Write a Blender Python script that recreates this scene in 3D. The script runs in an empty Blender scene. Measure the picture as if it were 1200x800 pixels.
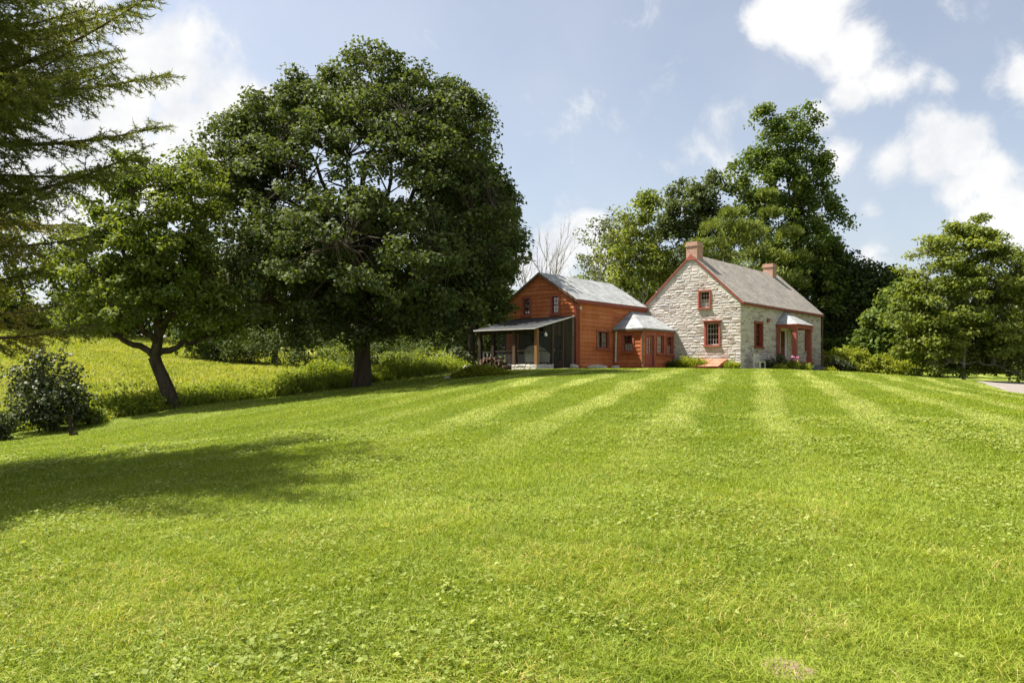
import bpy, math, random
import numpy as np
from math import sin, cos, pi, radians

S = bpy.context.scene
COL = S.collection
rng = np.random.default_rng(11)
random.seed(5)

# ---------------------------------------------------------------- camera
F = 900.0            # focal length in photo pixels (1200 wide)
HZ = 432.0           # horizon row
EYE = 1.6
cam = bpy.data.cameras.new('camera')
cam.sensor_width = 36
cam.lens = 27.0
cam.shift_y = 32 / 1200
cam.clip_start = 0.1
cam.clip_end = 6000
camo = bpy.data.objects.new('camera', cam)
COL.objects.link(camo)
camo.location = (0, 0, EYE)
camo.rotation_euler = (radians(90), 0, 0)
S.camera = camo

# ---------------------------------------------------------------- light
SUN_EL, SUN_AZ = radians(60), radians(168)      # azimuth measured from +X, counter-clockwise: sun stands to the left, a little beyond the house line
sd = np.array([cos(SUN_EL) * cos(SUN_AZ), cos(SUN_EL) * sin(SUN_AZ), sin(SUN_EL)])
from mathutils import Vector, Matrix
sun = bpy.data.lights.new('sun', 'SUN')
sun.energy = 4.4
sun.angle = radians(0.55)
sun.color = (1.0, 0.95, 0.86)
suno = bpy.data.objects.new('sun', sun)
COL.objects.link(suno)
suno.rotation_euler = Vector(sd).to_track_quat('Z', 'Y').to_euler()
suno.location = (-30, -5, 40)

S.view_settings.view_transform = 'Standard'
S.view_settings.look = 'None'
S.view_settings.gamma = 1
S.view_settings.use_curve_mapping = False
S.view_settings.exposure = 1.5
S.render.engine = 'CYCLES'
S.cycles.max_bounces = 7
S.cycles.diffuse_bounces = 3
S.cycles.glossy_bounces = 3
S.cycles.transmission_bounces = 4
S.cycles.transparent_max_bounces = 8
S.cycles.use_denoising = True


class NT:
    """small helper round a node tree"""
    def __init__(s, tree):
        s.t = tree
        s.n = tree.nodes
        s.l = tree.links

    def new(s, typ, **kw):
        nd = s.n.new(typ)
        for k, v in kw.items():
            setattr(nd, k, v)
        return nd

    def set(s, sock, v):
        if isinstance(v, bpy.types.NodeSocket):
            s.l.new(v, sock)
        elif v is not None:
            if isinstance(v, (tuple, list)) and len(v) == 3 and len(getattr(sock, 'default_value', (0,) * 3)) == 4:
                v = (*v, 1)
            sock.default_value = v

    def math(s, op, a, b=None, c=None, clamp=False):
        nd = s.new('ShaderNodeMath', operation=op, use_clamp=clamp)
        for i, v in enumerate((a, b, c)):
            if v is not None:
                s.set(nd.inputs[i], v)
        return nd.outputs[0]

    def vmath(s, op, a, b=None):
        nd = s.new('ShaderNodeVectorMath', operation=op)
        s.set(nd.inputs[0], a)
        if b is not None:
            s.set(nd.inputs[1], b)
        return nd.outputs['Value'] if op in ('DISTANCE', 'DOT_PRODUCT', 'LENGTH') else nd.outputs[0]

    def mrange(s, v, a, b, c=0.0, d=1.0, smooth=False):
        nd = s.new('ShaderNodeMapRange', interpolation_type='SMOOTHSTEP' if smooth else 'LINEAR')
        s.set(nd.inputs[0], v)
        for i, x in enumerate((a, b, c, d)):
            s.set(nd.inputs[i + 1], x)
        return nd.outputs[0]

    def noise(s, vec, scale, detail=4, rough=0.55, dist=0.0, col=False):
        nd = s.new('ShaderNodeTexNoise')
        if vec is not None:
            s.set(nd.inputs['Vector'], vec)
        nd.inputs['Scale'].default_value = scale
        nd.inputs['Detail'].default_value = detail
        nd.inputs['Roughness'].default_value = rough
        nd.inputs['Distortion'].default_value = dist
        return nd.outputs['Color' if col else 'Fac']

    def mix(s, fac, a, b, blend='MIX'):
        nd = s.new('ShaderNodeMix', data_type='RGBA', blend_type=blend)
        s.set(nd.inputs[0], fac)
        s.set(nd.inputs[6], a)
        s.set(nd.inputs[7], b)
        return nd.outputs[2]

    def ramp(s, fac, stops):
        nd = s.new('ShaderNodeValToRGB')
        s.set(nd.inputs[0], fac)
        e = nd.color_ramp.elements
        e[0].position, e[0].color = stops[0][0], (*stops[0][1], 1)
        e[1].position, e[1].color = stops[-1][0], (*stops[-1][1], 1)
        for p, c in stops[1:-1]:
            q = e.new(p)
            q.color = (*c, 1)
        return nd.outputs[0]


# ---------------------------------------------------------------- sky with clouds at infinity
W = bpy.data.worlds.new('World')
S.world = W
W.use_nodes = True
W.node_tree.nodes.clear()
k = NT(W.node_tree)
sky = k.new('ShaderNodeTexSky', sky_type='NISHITA', sun_disc=False)
sky.sun_elevation = SUN_EL
sky.sun_rotation = math.atan2(sd[0], sd[1])
sky.air_density = 1.0
sky.dust_density = 2.2
sky.ozone_density = 1.0
tc = k.new('ShaderNodeTexCoord')
dirv = k.vmath('NORMALIZE', tc.outputs['Generated'])
bgs = k.new('ShaderNodeBackground')
bgs.inputs[1].default_value = 0.064
hsv = k.new('ShaderNodeHueSaturation')
hsv.inputs['Saturation'].default_value = 0.66
k.l.new(sky.outputs[0], hsv.inputs['Color'])
k.l.new(hsv.outputs[0], bgs.inputs[0])
CLOUDS = [  # where the clouds stand: horizontal and vertical tangent of the direction, angular size, weight
    (205, 85, 62, 1), (165, 60, 48, 1), (255, 125, 48, 1), (215, 150, 62, 1), (140, 130, 80, 1), (90, 25, 62, 1), (110, 75, 45, .8),
    (40, 120, 110, .9), (303, 118, 26, .9), (330, 110, 25, .5), (70, 200, 110, .9), (190, 190, 60, 1), (20, 40, 70, .8), (260, 160, 50, .8),
    (905, 22, 42, 1), (950, 35, 55, 1), (1000, 65, 56, 1), (1035, 95, 42, 1), (1000, 112, 40, 1), (960, 140, 30, .8), (935, 50, 40, .7),
    (1075, 88, 32, .6), (1100, 95, 26, .55), (985, 185, 42, .85), (1040, 190, 42, .9), (1090, 185, 45, .95), (1130, 178, 48, 1), (1160, 200, 50, .95),
    (1120, 225, 40, .75), (1180, 240, 52, .95), (1210, 250, 60, .9), (1140, 252, 40, .7), (1188, 85, 45, .55), (1230, 120, 60, .6),
    (815, 178, 34, .3), (842, 132, 30, .32), (870, 115, 30, .25), (795, 200, 25, .28), (1018, 244, 24, .62), (1085, 145, 40, .42), (690, 268, 24, .95),
    (655, 300, 40, .8), (700, 300, 40, .7), (620, 320, 40, .7), (1020, 300, 30, .6), (1330, 60, 120, 1), (-160, 60, 160, 1), (1420, 260, 120, 1),
    (960, 10, 40, .9), (-300, 300, 150, .8)]
n1 = k.noise(dirv, 9.0, 12, 0.62, 0.3)
n2 = k.noise(dirv, 3.0, 4, 0.5)
dens = None
for u, v, r, w in CLOUDS:
    c = np.array([(u - 600) / F, 1.0, (HZ - v) / F])
    ln = np.linalg.norm(c)
    c = c / ln
    rr = r * (1.5 if u < 400 else 1.12) / F / ln
    d = k.vmath('DISTANCE', dirv, tuple(c))
    m = k.math('MULTIPLY', k.math('SUBTRACT', 1.0, k.math('DIVIDE', d, rr)), w)
    dens = m if dens is None else k.math('SMOOTH_MAX', dens, m, 0.12)
sep = k.new('ShaderNodeSeparateXYZ')
k.l.new(dirv, sep.inputs[0])
rear = k.math('MULTIPLY', k.mrange(sep.outputs[1], 0.45, 0.1), k.mrange(n2, 0.47, 0.66, 0.0, 0.8))
dens = k.math('MAXIMUM', dens, rear)
nn = k.math('MULTIPLY', k.math('SUBTRACT', n1, 0.5), 2.5)
dn = k.math('ADD', dens, nn)
dn = k.math('MULTIPLY', dn, k.mrange(dens, -0.45, 0.05))
fac = k.mrange(dn, 0.1, 0.66, 0, 1, True)
thick = k.mrange(dn, 0.35, 1.1)
shade = k.noise(dirv, 7.0, 6, 0.6, 0.2)
ccol = k.mix(k.math('MULTIPLY', k.mrange(shade, 0.46, 0.66), 0.75), (1, 0.995, 0.985), (0.68, 0.72, 0.8))
bgc = k.new('ShaderNodeBackground')
k.l.new(ccol, bgc.inputs[0])
bgc.inputs[1].default_value = 0.365
mixs = k.new('ShaderNodeMixShader')
veil = k.math('ADD', k.math('MULTIPLY', fac, 0.9), k.math('MULTIPLY', k.mrange(n2, 0.35, 0.75), 0.2), clamp=True)
k.l.new(veil, mixs.inputs[0])
k.l.new(bgs.outputs[0], mixs.inputs[1])
k.l.new(bgc.outputs[0], mixs.inputs[2])
wo = k.new('ShaderNodeOutputWorld')
k.l.new(mixs.outputs[0], wo.inputs[0])


# ---------------------------------------------------------------- materials
def new_mat(name):
    m = bpy.data.materials.new(name)
    m.use_nodes = True
    m.node_tree.nodes.clear()
    kk = NT(m.node_tree)
    out = kk.new('ShaderNodeOutputMaterial')
    return m, kk, out


def principled(kk, out, col, rough=0.7, spec=0.3, bump=None, bstr=0.3, bdist=0.02, metallic=0.0):
    p = kk.new('ShaderNodeBsdfPrincipled')
    kk.set(p.inputs['Base Color'], col)
    kk.set(p.inputs['Roughness'], rough)
    kk.set(p.inputs['Specular IOR Level'], spec)
    p.inputs['Metallic'].default_value = metallic
    if bump is not None:
        b = kk.new('ShaderNodeBump')
        b.inputs['Strength'].default_value = bstr
        b.inputs['Distance'].default_value = bdist
        kk.l.new(bump, b.inputs['Height'])
        kk.l.new(b.outputs[0], p.inputs['Normal'])
    kk.l.new(p.outputs[0], out.inputs[0])
    return p


def mat_noise(name, c1, c2, scale=3.0, rough=0.8, spec=0.25, bstr=0.25, stretch=(1, 1, 1), bscale=None, bdist=0.02):
    m, kk, out = new_mat(name)
    t = kk.new('ShaderNodeTexCoord')
    v = kk.vmath('MULTIPLY', t.outputs['Object'], stretch)
    n = kk.noise(v, scale, 6, 0.6)
    col = kk.mix(kk.mrange(n, 0.32, 0.68), c1, c2)
    nb = kk.noise(v, bscale or scale * 3, 5, 0.6)
    principled(kk, out, col, rough, spec, nb, bstr, bdist)
    return m


def mat_tone(name, stops, rough=0.8, spec=0.2, nscale=6.0, namt=0.35, bstr=0.4, bscale=18, bdist=0.02):
    """colour from the per-face tone (each stone, board or log its own) plus fine noise"""
    m, kk, out = new_mat(name)
    t = kk.new('ShaderNodeTexCoord')
    a = kk.new('ShaderNodeAttribute', attribute_name='tone')
    n = kk.noise(t.outputs['Object'], nscale, 6, 0.62)
    fac = kk.math('ADD', a.outputs['Fac'], kk.math('MULTIPLY', kk.math('SUBTRACT', n, 0.5), namt * 2), clamp=True)
    col = kk.ramp(fac, stops)
    nb = kk.noise(t.outputs['Object'], bscale, 5, 0.65)
    principled(kk, out, col, rough, spec, nb, bstr, bdist)
    return m


def mat_leaf(name, dark, mid, light, trans=0.3, rough=0.62, spec=0.16, tcol=None):
    m, kk, out = new_mat(name)
    a = kk.new('ShaderNodeAttribute', attribute_name='tone')
    col = kk.ramp(a.outputs['Fac'], [(0.0, dark), (0.5, mid), (1.0, light)])
    p = kk.new('ShaderNodeBsdfPrincipled')
    kk.l.new(col, p.inputs['Base Color'])
    p.inputs['Roughness'].default_value = rough
    p.inputs['Specular IOR Level'].default_value = spec
    tr = kk.new('ShaderNodeBsdfTranslucent')
    kk.l.new(kk.mix(1.0, col, tcol or (1.5, 1.45, 0.5), 'MULTIPLY'), tr.inputs[0])
    ms = kk.new('ShaderNodeMixShader')
    ms.inputs[0].default_value = trans
    kk.l.new(p.outputs[0], ms.inputs[1])
    kk.l.new(tr.outputs[0], ms.inputs[2])
    kk.l.new(ms.outputs[0], out.inputs[0])
    return m


def lawn_nodes(kk, base_dark, base_light):
    """mown stripes, drier patches and clover-rich patches, by position on the ground"""
    g = kk.new('ShaderNodeNewGeometry')
    P = g.outputs['Position']
    wob = kk.math('MULTIPLY', kk.math('SUBTRACT', kk.noise(P, 0.22, 3, 0.5), 0.5), 1.5)
    s = kk.math('ADD', kk.vmath('DOT_PRODUCT', P, (0.955, -0.297, 0)), wob)
    st = kk.math('SINE', kk.math('MULTIPLY', s, 2 * pi / 2.0))
    st = kk.mrange(st, -0.05, 0.85, 0, 1, True)
    sp = kk.new('ShaderNodeSeparateXYZ')
    kk.l.new(P, sp.inputs[0])
    far = kk.mrange(sp.outputs[1], 7.0, 16.0, 0, 1, True)
    side = kk.mrange(sp.outputs[0], -6.0, 2.5, 0.25, 1, True)
    st = kk.math('MULTIPLY', kk.math('MULTIPLY', st, kk.math('MULTIPLY', far, side)), kk.mrange(kk.noise(P, 0.3, 3, 0.5), 0.3, 0.55, 0.35, 1.0))
    n = kk.noise(P, 0.55, 6, 0.65)
    n3 = kk.noise(P, 0.13, 3, 0.5)
    f = kk.math('ADD', kk.math('MULTIPLY', kk.mrange(n, 0.3, 0.7), 0.65), kk.math('MULTIPLY', kk.mrange(n3, 0.3, 0.7), 0.35))
    col = kk.mix(f, base_dark, base_light)
    col = kk.mix(kk.math('MULTIPLY', st, 0.8), col, (0.315, 0.345, 0.08))
    pale = kk.math('MULTIPLY', kk.mrange(sp.outputs[1], 12.0, 7.0, 0, 1, True), kk.mrange(kk.noise(P, 0.9, 5, 0.65), 0.38, 0.6, 0.05, 0.42))
    col = kk.mix(pale, col, (0.3, 0.35, 0.055))
    dry = kk.math('MULTIPLY', kk.mrange(kk.noise(P, 0.8, 6, 0.7), 0.58, 0.78), 0.32)
    col = kk.mix(dry, col, (0.24, 0.225, 0.075))
    return col, P


BARE = [(1.33, 3.72, 0.13)]


def make_ground_mat():
    m, kk, out = new_mat('ground')
    col, P = lawn_nodes(kk, (0.075, 0.105, 0.008), (0.125, 0.15, 0.013))
    z = kk.new('ShaderNodeAttribute', attribute_name='zone')
    sx = kk.new('ShaderNodeSeparateColor')
    kk.l.new(z.outputs['Color'], sx.inputs[0])
    fine = kk.noise(P, 14.0, 5, 0.7)
    mid = kk.noise(P, 2.5, 5, 0.7)
    col = kk.mix(kk.mrange(fine, 0.35, 0.7, 0.0, 0.5), col, (0.05, 0.09, 0.01))
    mea = kk.mix(kk.mrange(mid, 0.3, 0.7), (0.17, 0.2, 0.03), (0.27, 0.25, 0.055))
    col = kk.mix(sx.outputs[0], col, mea)
    soil = kk.mix(mid, (0.05, 0.04, 0.02), (0.1, 0.085, 0.05))
    col = kk.mix(sx.outputs[1], col, soil)
    bare = kk.mix(fine, (0.11, 0.075, 0.05), (0.3, 0.215, 0.15))
    for bx_, by_, br_ in BARE:
        fl_ = kk.vmath('MULTIPLY', P, (1, 1, 0))
        dd_ = kk.math('ADD', kk.math('DIVIDE', kk.vmath('DISTANCE', fl_, (bx_, by_, 0)), br_), kk.math('MULTIPLY', kk.math('SUBTRACT', kk.noise(P, 7.0, 4, 0.6), 0.5), 1.2))
        col = kk.mix(kk.mrange(dd_, 1.15, 0.8, 0, 1), col, bare)
    b = kk.math('ADD', fine, kk.math('MULTIPLY', mid, 1.5))
    principled(kk, out, col, 0.9, 0.12, b, 0.5, 0.05)
    return m


def make_blade_mat(name, lawn=True):
    m, kk, out = new_mat(name)
    a = kk.new('ShaderNodeAttribute', attribute_name='tone')
    if lawn:
        col, P = lawn_nodes(kk, (0.16, 0.218, 0.012), (0.262, 0.318, 0.021))
        col = kk.mix(1.0, col, kk.ramp(a.outputs['Fac'], [(0, (0.5, 0.58, 0.5)), (0.5, (0.98, 1, 1)), (0.86, (1.4, 1.3, 1.8)), (0.88, (1.9, 1.3, 3.5)), (1.0, (2.3, 1.5, 6.0))]), 'MULTIPLY')
    else:
        col = kk.ramp(a.outputs['Fac'], [(0, (0.15, 0.2, 0.02)), (0.5, (0.28, 0.31, 0.038)), (0.85, (0.36, 0.36, 0.07)), (1, (0.42, 0.36, 0.14))])
    p = kk.new('ShaderNodeBsdfPrincipled')
    kk.l.new(col, p.inputs['Base Color'])
    p.inputs['Roughness'].default_value = 0.55
    p.inputs['Specular IOR Level'].default_value = 0.25
    tr = kk.new('ShaderNodeBsdfTranslucent')
    kk.l.new(kk.mix(1.0, col, (1.3, 1.3, 0.6), 'MULTIPLY'), tr.inputs[0])
    ms = kk.new('ShaderNodeMixShader')
    ms.inputs[0].default_value = 0.35
    kk.l.new(p.outputs[0], ms.inputs[1])
    kk.l.new(tr.outputs[0], ms.inputs[2])
    kk.l.new(ms.outputs[0], out.inputs[0])
    return m


def make_shingle(name, c1, c2, row=0.16):
    m, kk, out = new_mat(name)
    t = kk.new('ShaderNodeTexCoord')
    sp = kk.new('ShaderNodeSeparateXYZ')
    kk.l.new(t.outputs['Object'], sp.inputs[0])
    cx = kk.new('ShaderNodeCombineXYZ')
    kk.l.new(kk.math('ADD', sp.outputs[0], kk.math('MULTIPLY', sp.outputs[1], 0.6)), cx.inputs[0])
    kk.l.new(kk.math('MULTIPLY', sp.outputs[2], 1.45), cx.inputs[1])
    br = kk.new('ShaderNodeTexBrick')
    kk.l.new(cx.outputs[0], br.inputs['Vector'])
    br.inputs['Scale'].default_value = 1.0
    br.inputs['Brick Width'].default_value = 0.28
    br.inputs['Row Height'].default_value = row
    br.inputs['Mortar Size'].default_value = 0.012
    br.inputs['Color1'].default_value = (*c1, 1)
    br.inputs['Color2'].default_value = (*c2, 1)
    br.inputs['Mortar'].default_value = (c1[0] * .45, c1[1] * .45, c1[2] * .45, 1)
    n = kk.noise(t.outputs['Object'], 1.3, 6, 0.6)
    n2 = kk.noise(t.outputs['Object'], 25, 3, 0.6)
    stk = kk.noise(kk.vmath('MULTIPLY', t.outputs['Object'], (3.2, .5, .5)), 1.5, 5, 0.65)
    col = kk.mix(1.0, br.outputs[0], kk.ramp(n, [(0.3, (0.8, 0.8, 0.8)), (0.7, (1.15, 1.14, 1.1))]), 'MULTIPLY')
    col = kk.mix(1.0, col, kk.ramp(stk, [(0.32, (0.72, 0.73, 0.7)), (0.6, (1.08, 1.08, 1.08))]), 'MULTIPLY')
    col = kk.mix(1.0, col, kk.ramp(n2, [(0.3, (0.75, 0.75, 0.75)), (0.7, (1.2, 1.2, 1.2))]), 'MULTIPLY')
    principled(kk, out, col, 0.88, 0.12, kk.math('ADD', br.outputs['Fac'], kk.math('MULTIPLY', n2, -0.6)), 0.5, -0.02)
    return m


def make_brick(name):
    m, kk, out = new_mat(name)
    t = kk.new('ShaderNodeTexCoord')
    sp = kk.new('ShaderNodeSeparateXYZ')
    kk.l.new(t.outputs['Object'], sp.inputs[0])
    cx = kk.new('ShaderNodeCombineXYZ')
    kk.l.new(kk.math('ADD', sp.outputs[0], sp.outputs[1]), cx.inputs[0])
    kk.l.new(sp.outputs[2], cx.inputs[1])
    br = kk.new('ShaderNodeTexBrick')
    kk.l.new(cx.outputs[0], br.inputs['Vector'])
    br.inputs['Scale'].default_value = 1.0
    br.inputs['Brick Width'].default_value = 0.22
    br.inputs['Row Height'].default_value = 0.078
    br.inputs['Mortar Size'].default_value = 0.009
    br.inputs['Color1'].default_value = (0.3, 0.125, 0.08, 1)
    br.inputs['Color2'].default_value = (0.42, 0.215, 0.15, 1)
    br.inputs['Mortar'].default_value = (0.5, 0.42, 0.36, 1)
    n = kk.noise(t.outputs['Object'], 3, 5, 0.6)
    col = kk.mix(kk.mrange(n, 0.4, 0.75, 0, 0.5), br.outputs[0], (0.5, 0.34, 0.27))
    principled(kk, out, col, 0.85, 0.2, br.outputs['Fac'], 0.5, -0.01)
    return m


def make_glass():
    m, kk, out = new_mat('window glass')
    tr = kk.new('ShaderNodeBsdfTransparent')
    tr.inputs[0].default_value = (0.82, 0.86, 0.85, 1)
    gl = kk.new('ShaderNodeBsdfGlossy')
    gl.inputs['Roughness'].default_value = 0.04
    t = kk.new('ShaderNodeTexCoord')
    b = kk.new('ShaderNodeBump')
    b.inputs['Strength'].default_value = 0.25
    b.inputs['Distance'].default_value = 0.02
    kk.l.new(kk.noise(t.outputs['Object'], 3.5, 2, 0.5), b.inputs['Height'])
    kk.l.new(b.outputs[0], gl.inputs['Normal'])
    fr = kk.new('ShaderNodeFresnel')
    fr.inputs[0].default_value = 1.5
    ms = kk.new('ShaderNodeMixShader')
    kk.l.new(kk.math('ADD', kk.math('MULTIPLY', fr.outputs[0], 1.2), 0.05, clamp=True), ms.inputs[0])
    kk.l.new(tr.outputs[0], ms.inputs[1])
    kk.l.new(gl.outputs[0], ms.inputs[2])
    kk.l.new(ms.outputs[0], out.inputs[0])
    return m


def make_screen_mat():
    """insect mesh: a fine dark grid that lets part of the light through"""
    m, kk, out = new_mat('insect screen')
    tr = kk.new('ShaderNodeBsdfTransparent')
    df = kk.new('ShaderNodeBsdfPrincipled')
    df.inputs['Base Color'].default_value = (0.016, 0.019, 0.02, 1)
    df.inputs['Roughness'].default_value = 0.6
    ms = kk.new('ShaderNodeMixShader')
    ms.inputs[0].default_value = 0.5
    kk.l.new(tr.outputs[0], ms.inputs[1])
    kk.l.new(df.outputs[0], ms.inputs[2])
    kk.l.new(ms.outputs[0], out.inputs[0])
    return m


def make_clapboard():
    m, kk, out = new_mat('rust stained clapboard')
    t = kk.new('ShaderNodeTexCoord')
    a = kk.new('ShaderNodeAttribute', attribute_name='tone')
    grain = kk.noise(kk.vmath('MULTIPLY', t.outputs['Object'], (1.2, 1.2, 14)), 3.0, 6, 0.65)
    blot = kk.noise(kk.vmath('MULTIPLY', t.outputs['Object'], (1, 1, 1.5)), 0.9, 5, 0.6)
    fac = kk.math('ADD', kk.math('MULTIPLY', a.outputs['Fac'], 0.45), kk.math('ADD', kk.math('MULTIPLY', kk.mrange(grain, 0.3, 0.7), 0.3), kk.math('MULTIPLY', kk.mrange(blot, 0.3, 0.7), 0.3)))
    streak = kk.noise(kk.vmath('MULTIPLY', t.outputs['Object'], (5, 5, .35)), 1.6, 5, 0.7)
    fac = kk.math('ADD', fac, kk.math('MULTIPLY', kk.math('SUBTRACT', streak, 0.5), 0.7))
    col = kk.ramp(fac, [(0.1, (0.22, 0.055, 0.018)), (0.5, (0.42, 0.122, 0.043)), (0.95, (0.56, 0.235, 0.11))])
    principled(kk, out, col, 0.7, 0.25, grain, 0.3, 0.01)
    return m


M = {}
M['ground'] = make_ground_mat()
M['blade'] = make_blade_mat('lawn grass blade', True)
M['meadow'] = make_blade_mat('meadow grass blade', False)
M['stone'] = mat_tone('pale fieldstone', [(0.0, (0.3, 0.25, 0.215)), (0.25, (0.43, 0.383, 0.35)), (0.65, (0.525, 0.477, 0.447)), (0.88, (0.45, 0.412, 0.395)), (1.0, (0.37, 0.345, 0.345))], 0.9, 0.12, 5.0, 0.35, 0.6, 14, 0.025)
M['mortar'] = mat_noise('lime mortar', (0.46, 0.42, 0.375), (0.57, 0.53, 0.48), 6, 0.95, 0.1, 0.5)
M['clap'] = make_clapboard()
M['trim'] = mat_noise('barn red trim paint', (0.19, 0.04, 0.026), (0.25, 0.058, 0.038), 5, 0.6, 0.3, 0.15)
M['trimpale'] = mat_noise('lighter red window trim paint', (0.26, 0.065, 0.045), (0.34, 0.1, 0.07), 6, 0.65, 0.3, 0.15)  # a lighter red than the plain trim paint
M['shingle'] = make_shingle('weathered brown grey shingles', (0.27, 0.245, 0.22), (0.36, 0.33, 0.3))
M['slate'] = make_shingle('grey shingles', (0.28, 0.29, 0.305), (0.40, 0.41, 0.42))
M['darkroof'] = make_shingle('charcoal roll roofing', (0.045, 0.047, 0.052), (0.07, 0.072, 0.078), 0.3)
M['brick'] = make_brick('chimney brick')
M['glass'] = make_glass()
M['sash'] = mat_noise('dark red sash paint', (0.14, 0.035, 0.026), (0.2, 0.05, 0.036), 8, 0.55, 0.3, 0.1)
M['greysash'] = mat_noise('faded grey sash paint', (0.34, 0.3, 0.28), (0.46, 0.42, 0.4), 8, 0.6, 0.3, 0.1)
M['white'] = mat_noise('white paint', (0.68, 0.67, 0.64), (0.78, 0.77, 0.74), 5, 0.6, 0.3, 0.1)
M['curtain'] = mat_noise('off white curtain cloth', (0.55, 0.53, 0.5), (0.75, 0.74, 0.71), 7, 0.9, 0.1, 0.4, (1, 1, .15))
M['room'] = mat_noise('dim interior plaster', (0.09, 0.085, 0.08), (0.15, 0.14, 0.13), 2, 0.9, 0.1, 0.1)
M['screen'] = make_screen_mat()
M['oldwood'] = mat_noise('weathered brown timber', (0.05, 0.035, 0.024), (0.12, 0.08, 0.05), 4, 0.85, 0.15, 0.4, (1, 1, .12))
M['blackwood'] = mat_noise('dark weathered and shaded boards', (0.022, 0.018, 0.015), (0.06, 0.045, 0.034), 4, 0.9, 0.08, 0.4, (1, 1, .12))  # weathered timber; on the porch lining its dark colour stands for shade
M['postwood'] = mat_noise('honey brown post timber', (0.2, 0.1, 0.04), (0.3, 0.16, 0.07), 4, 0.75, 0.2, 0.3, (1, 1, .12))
M['greywood'] = mat_noise('grey deck boards', (0.1, 0.1, 0.1), (0.19, 0.185, 0.18), 4, 0.85, 0.15, 0.3, (1, 1, .3))
M['metal'] = mat_noise('galvanised pipe', (0.42, 0.41, 0.4), (0.55, 0.53, 0.51), 6, 0.5, 0.5, 0.1)
M['pipedark'] = mat_noise('dark brown pipe', (0.09, 0.05, 0.035), (0.15, 0.08, 0.055), 6, 0.5, 0.4, 0.1)
M['pipered'] = mat_noise('red brown pipe', (0.3, 0.07, 0.03), (0.38, 0.1, 0.05), 6, 0.55, 0.35, 0.1)
M['bulk'] = mat_noise('faded orange red boards', (0.32, 0.12, 0.07), (0.42, 0.19, 0.12), 2.2, 0.7, 0.3, 0.3, (1, 1, 1))
M['bark'] = mat_noise('dark brown bark', (0.035, 0.027, 0.02), (0.1, 0.08, 0.06), 2.4, 0.95, 0.1, 0.9, (2, 2, .35), 6, 0.08)
M['palebark'] = mat_noise('pale grey bark', (0.26, 0.24, 0.2), (0.4, 0.38, 0.33), 3, 0.9, 0.1, 0.6, (2, 2, .5), 7, 0.04)
M['greybark'] = mat_noise('bare grey bark', (0.17, 0.155, 0.14), (0.28, 0.26, 0.24), 3, 0.9, 0.1, 0.6, (2, 2, .5), 7, 0.04)
M['sprucebark'] = mat_noise('brown spruce twig bark', (0.05, 0.035, 0.024), (0.11, 0.08, 0.055), 5, 0.95, 0.1, 0.8, (1, 1, 1), 12, 0.03)
M['rock'] = mat_noise('pale fieldstone boulder', (0.42, 0.39, 0.34), (0.58, 0.56, 0.51), 3, 0.9, 0.15, 0.7, (1, 1, 1), 8, 0.05)
M['log'] = mat_tone('split firewood', [(0, (0.03, 0.021, 0.016)), (0.5, (0.085, 0.055, 0.04)), (1, (0.2, 0.135, 0.1))], 0.9, 0.15, 9, 0.4, 0.5, 20)
M['drift'] = mat_noise('bleached driftwood', (0.5, 0.46, 0.4), (0.66, 0.63, 0.57), 4, 0.85, 0.15, 0.5, (1, 1, .3))
M['wicker'] = mat_noise('white wicker', (0.52, 0.51, 0.49), (0.74, 0.73, 0.7), 26, 0.7, 0.25, 0.8, (1, 1, 1), 50, 0.02)
M['gravel'] = mat_noise('pale gravel', (0.17, 0.148, 0.13), (0.27, 0.24, 0.215), 9, 0.95, 0.1, 0.8, (1, 1, 1), 40, 0.03)
# foliage
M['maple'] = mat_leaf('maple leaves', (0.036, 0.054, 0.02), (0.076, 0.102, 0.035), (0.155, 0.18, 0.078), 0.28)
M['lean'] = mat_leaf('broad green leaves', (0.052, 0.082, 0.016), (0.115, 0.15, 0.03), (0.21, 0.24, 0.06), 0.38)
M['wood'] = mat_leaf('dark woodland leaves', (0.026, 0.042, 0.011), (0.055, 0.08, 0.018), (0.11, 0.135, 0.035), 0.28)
M['spruce'] = mat_leaf('spruce needles', (0.055, 0.075, 0.022), (0.115, 0.135, 0.036), (0.21, 0.215, 0.06), 0.42)
M['sprucedry'] = mat_leaf('olive brown inner needles', (0.11, 0.1, 0.034), (0.21, 0.19, 0.058), (0.31, 0.28, 0.095), 0.45)
M['poplar'] = mat_leaf('light green poplar leaves', (0.07, 0.105, 0.018), (0.155, 0.19, 0.036), (0.27, 0.29, 0.075), 0.4)
M['birch'] = mat_leaf('grey green sparse leaves', (0.06, 0.08, 0.03), (0.11, 0.13, 0.05), (0.19, 0.2, 0.09), 0.3)
M['pine'] = mat_leaf('yellow green pine plumes', (0.06, 0.095, 0.018), (0.125, 0.165, 0.034), (0.22, 0.245, 0.062), 0.34)
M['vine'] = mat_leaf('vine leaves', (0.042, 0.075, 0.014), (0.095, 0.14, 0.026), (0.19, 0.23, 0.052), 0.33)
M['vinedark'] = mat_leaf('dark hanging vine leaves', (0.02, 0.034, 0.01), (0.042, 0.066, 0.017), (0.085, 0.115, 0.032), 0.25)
M['ash'] = mat_leaf('warm green lacquered leaves', (0.065, 0.095, 0.016), (0.14, 0.175, 0.032), (0.26, 0.28, 0.068), 0.36)
M['hedge'] = mat_leaf('bright yellow green leaves', (0.11, 0.15, 0.016), (0.22, 0.25, 0.026), (0.33, 0.34, 0.06), 0.4)
M['lilac'] = mat_leaf('glossy dark shrub leaves', (0.022, 0.033, 0.014), (0.05, 0.066, 0.025), (0.12, 0.135, 0.065), 0.2, 0.5, 0.3)
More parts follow.
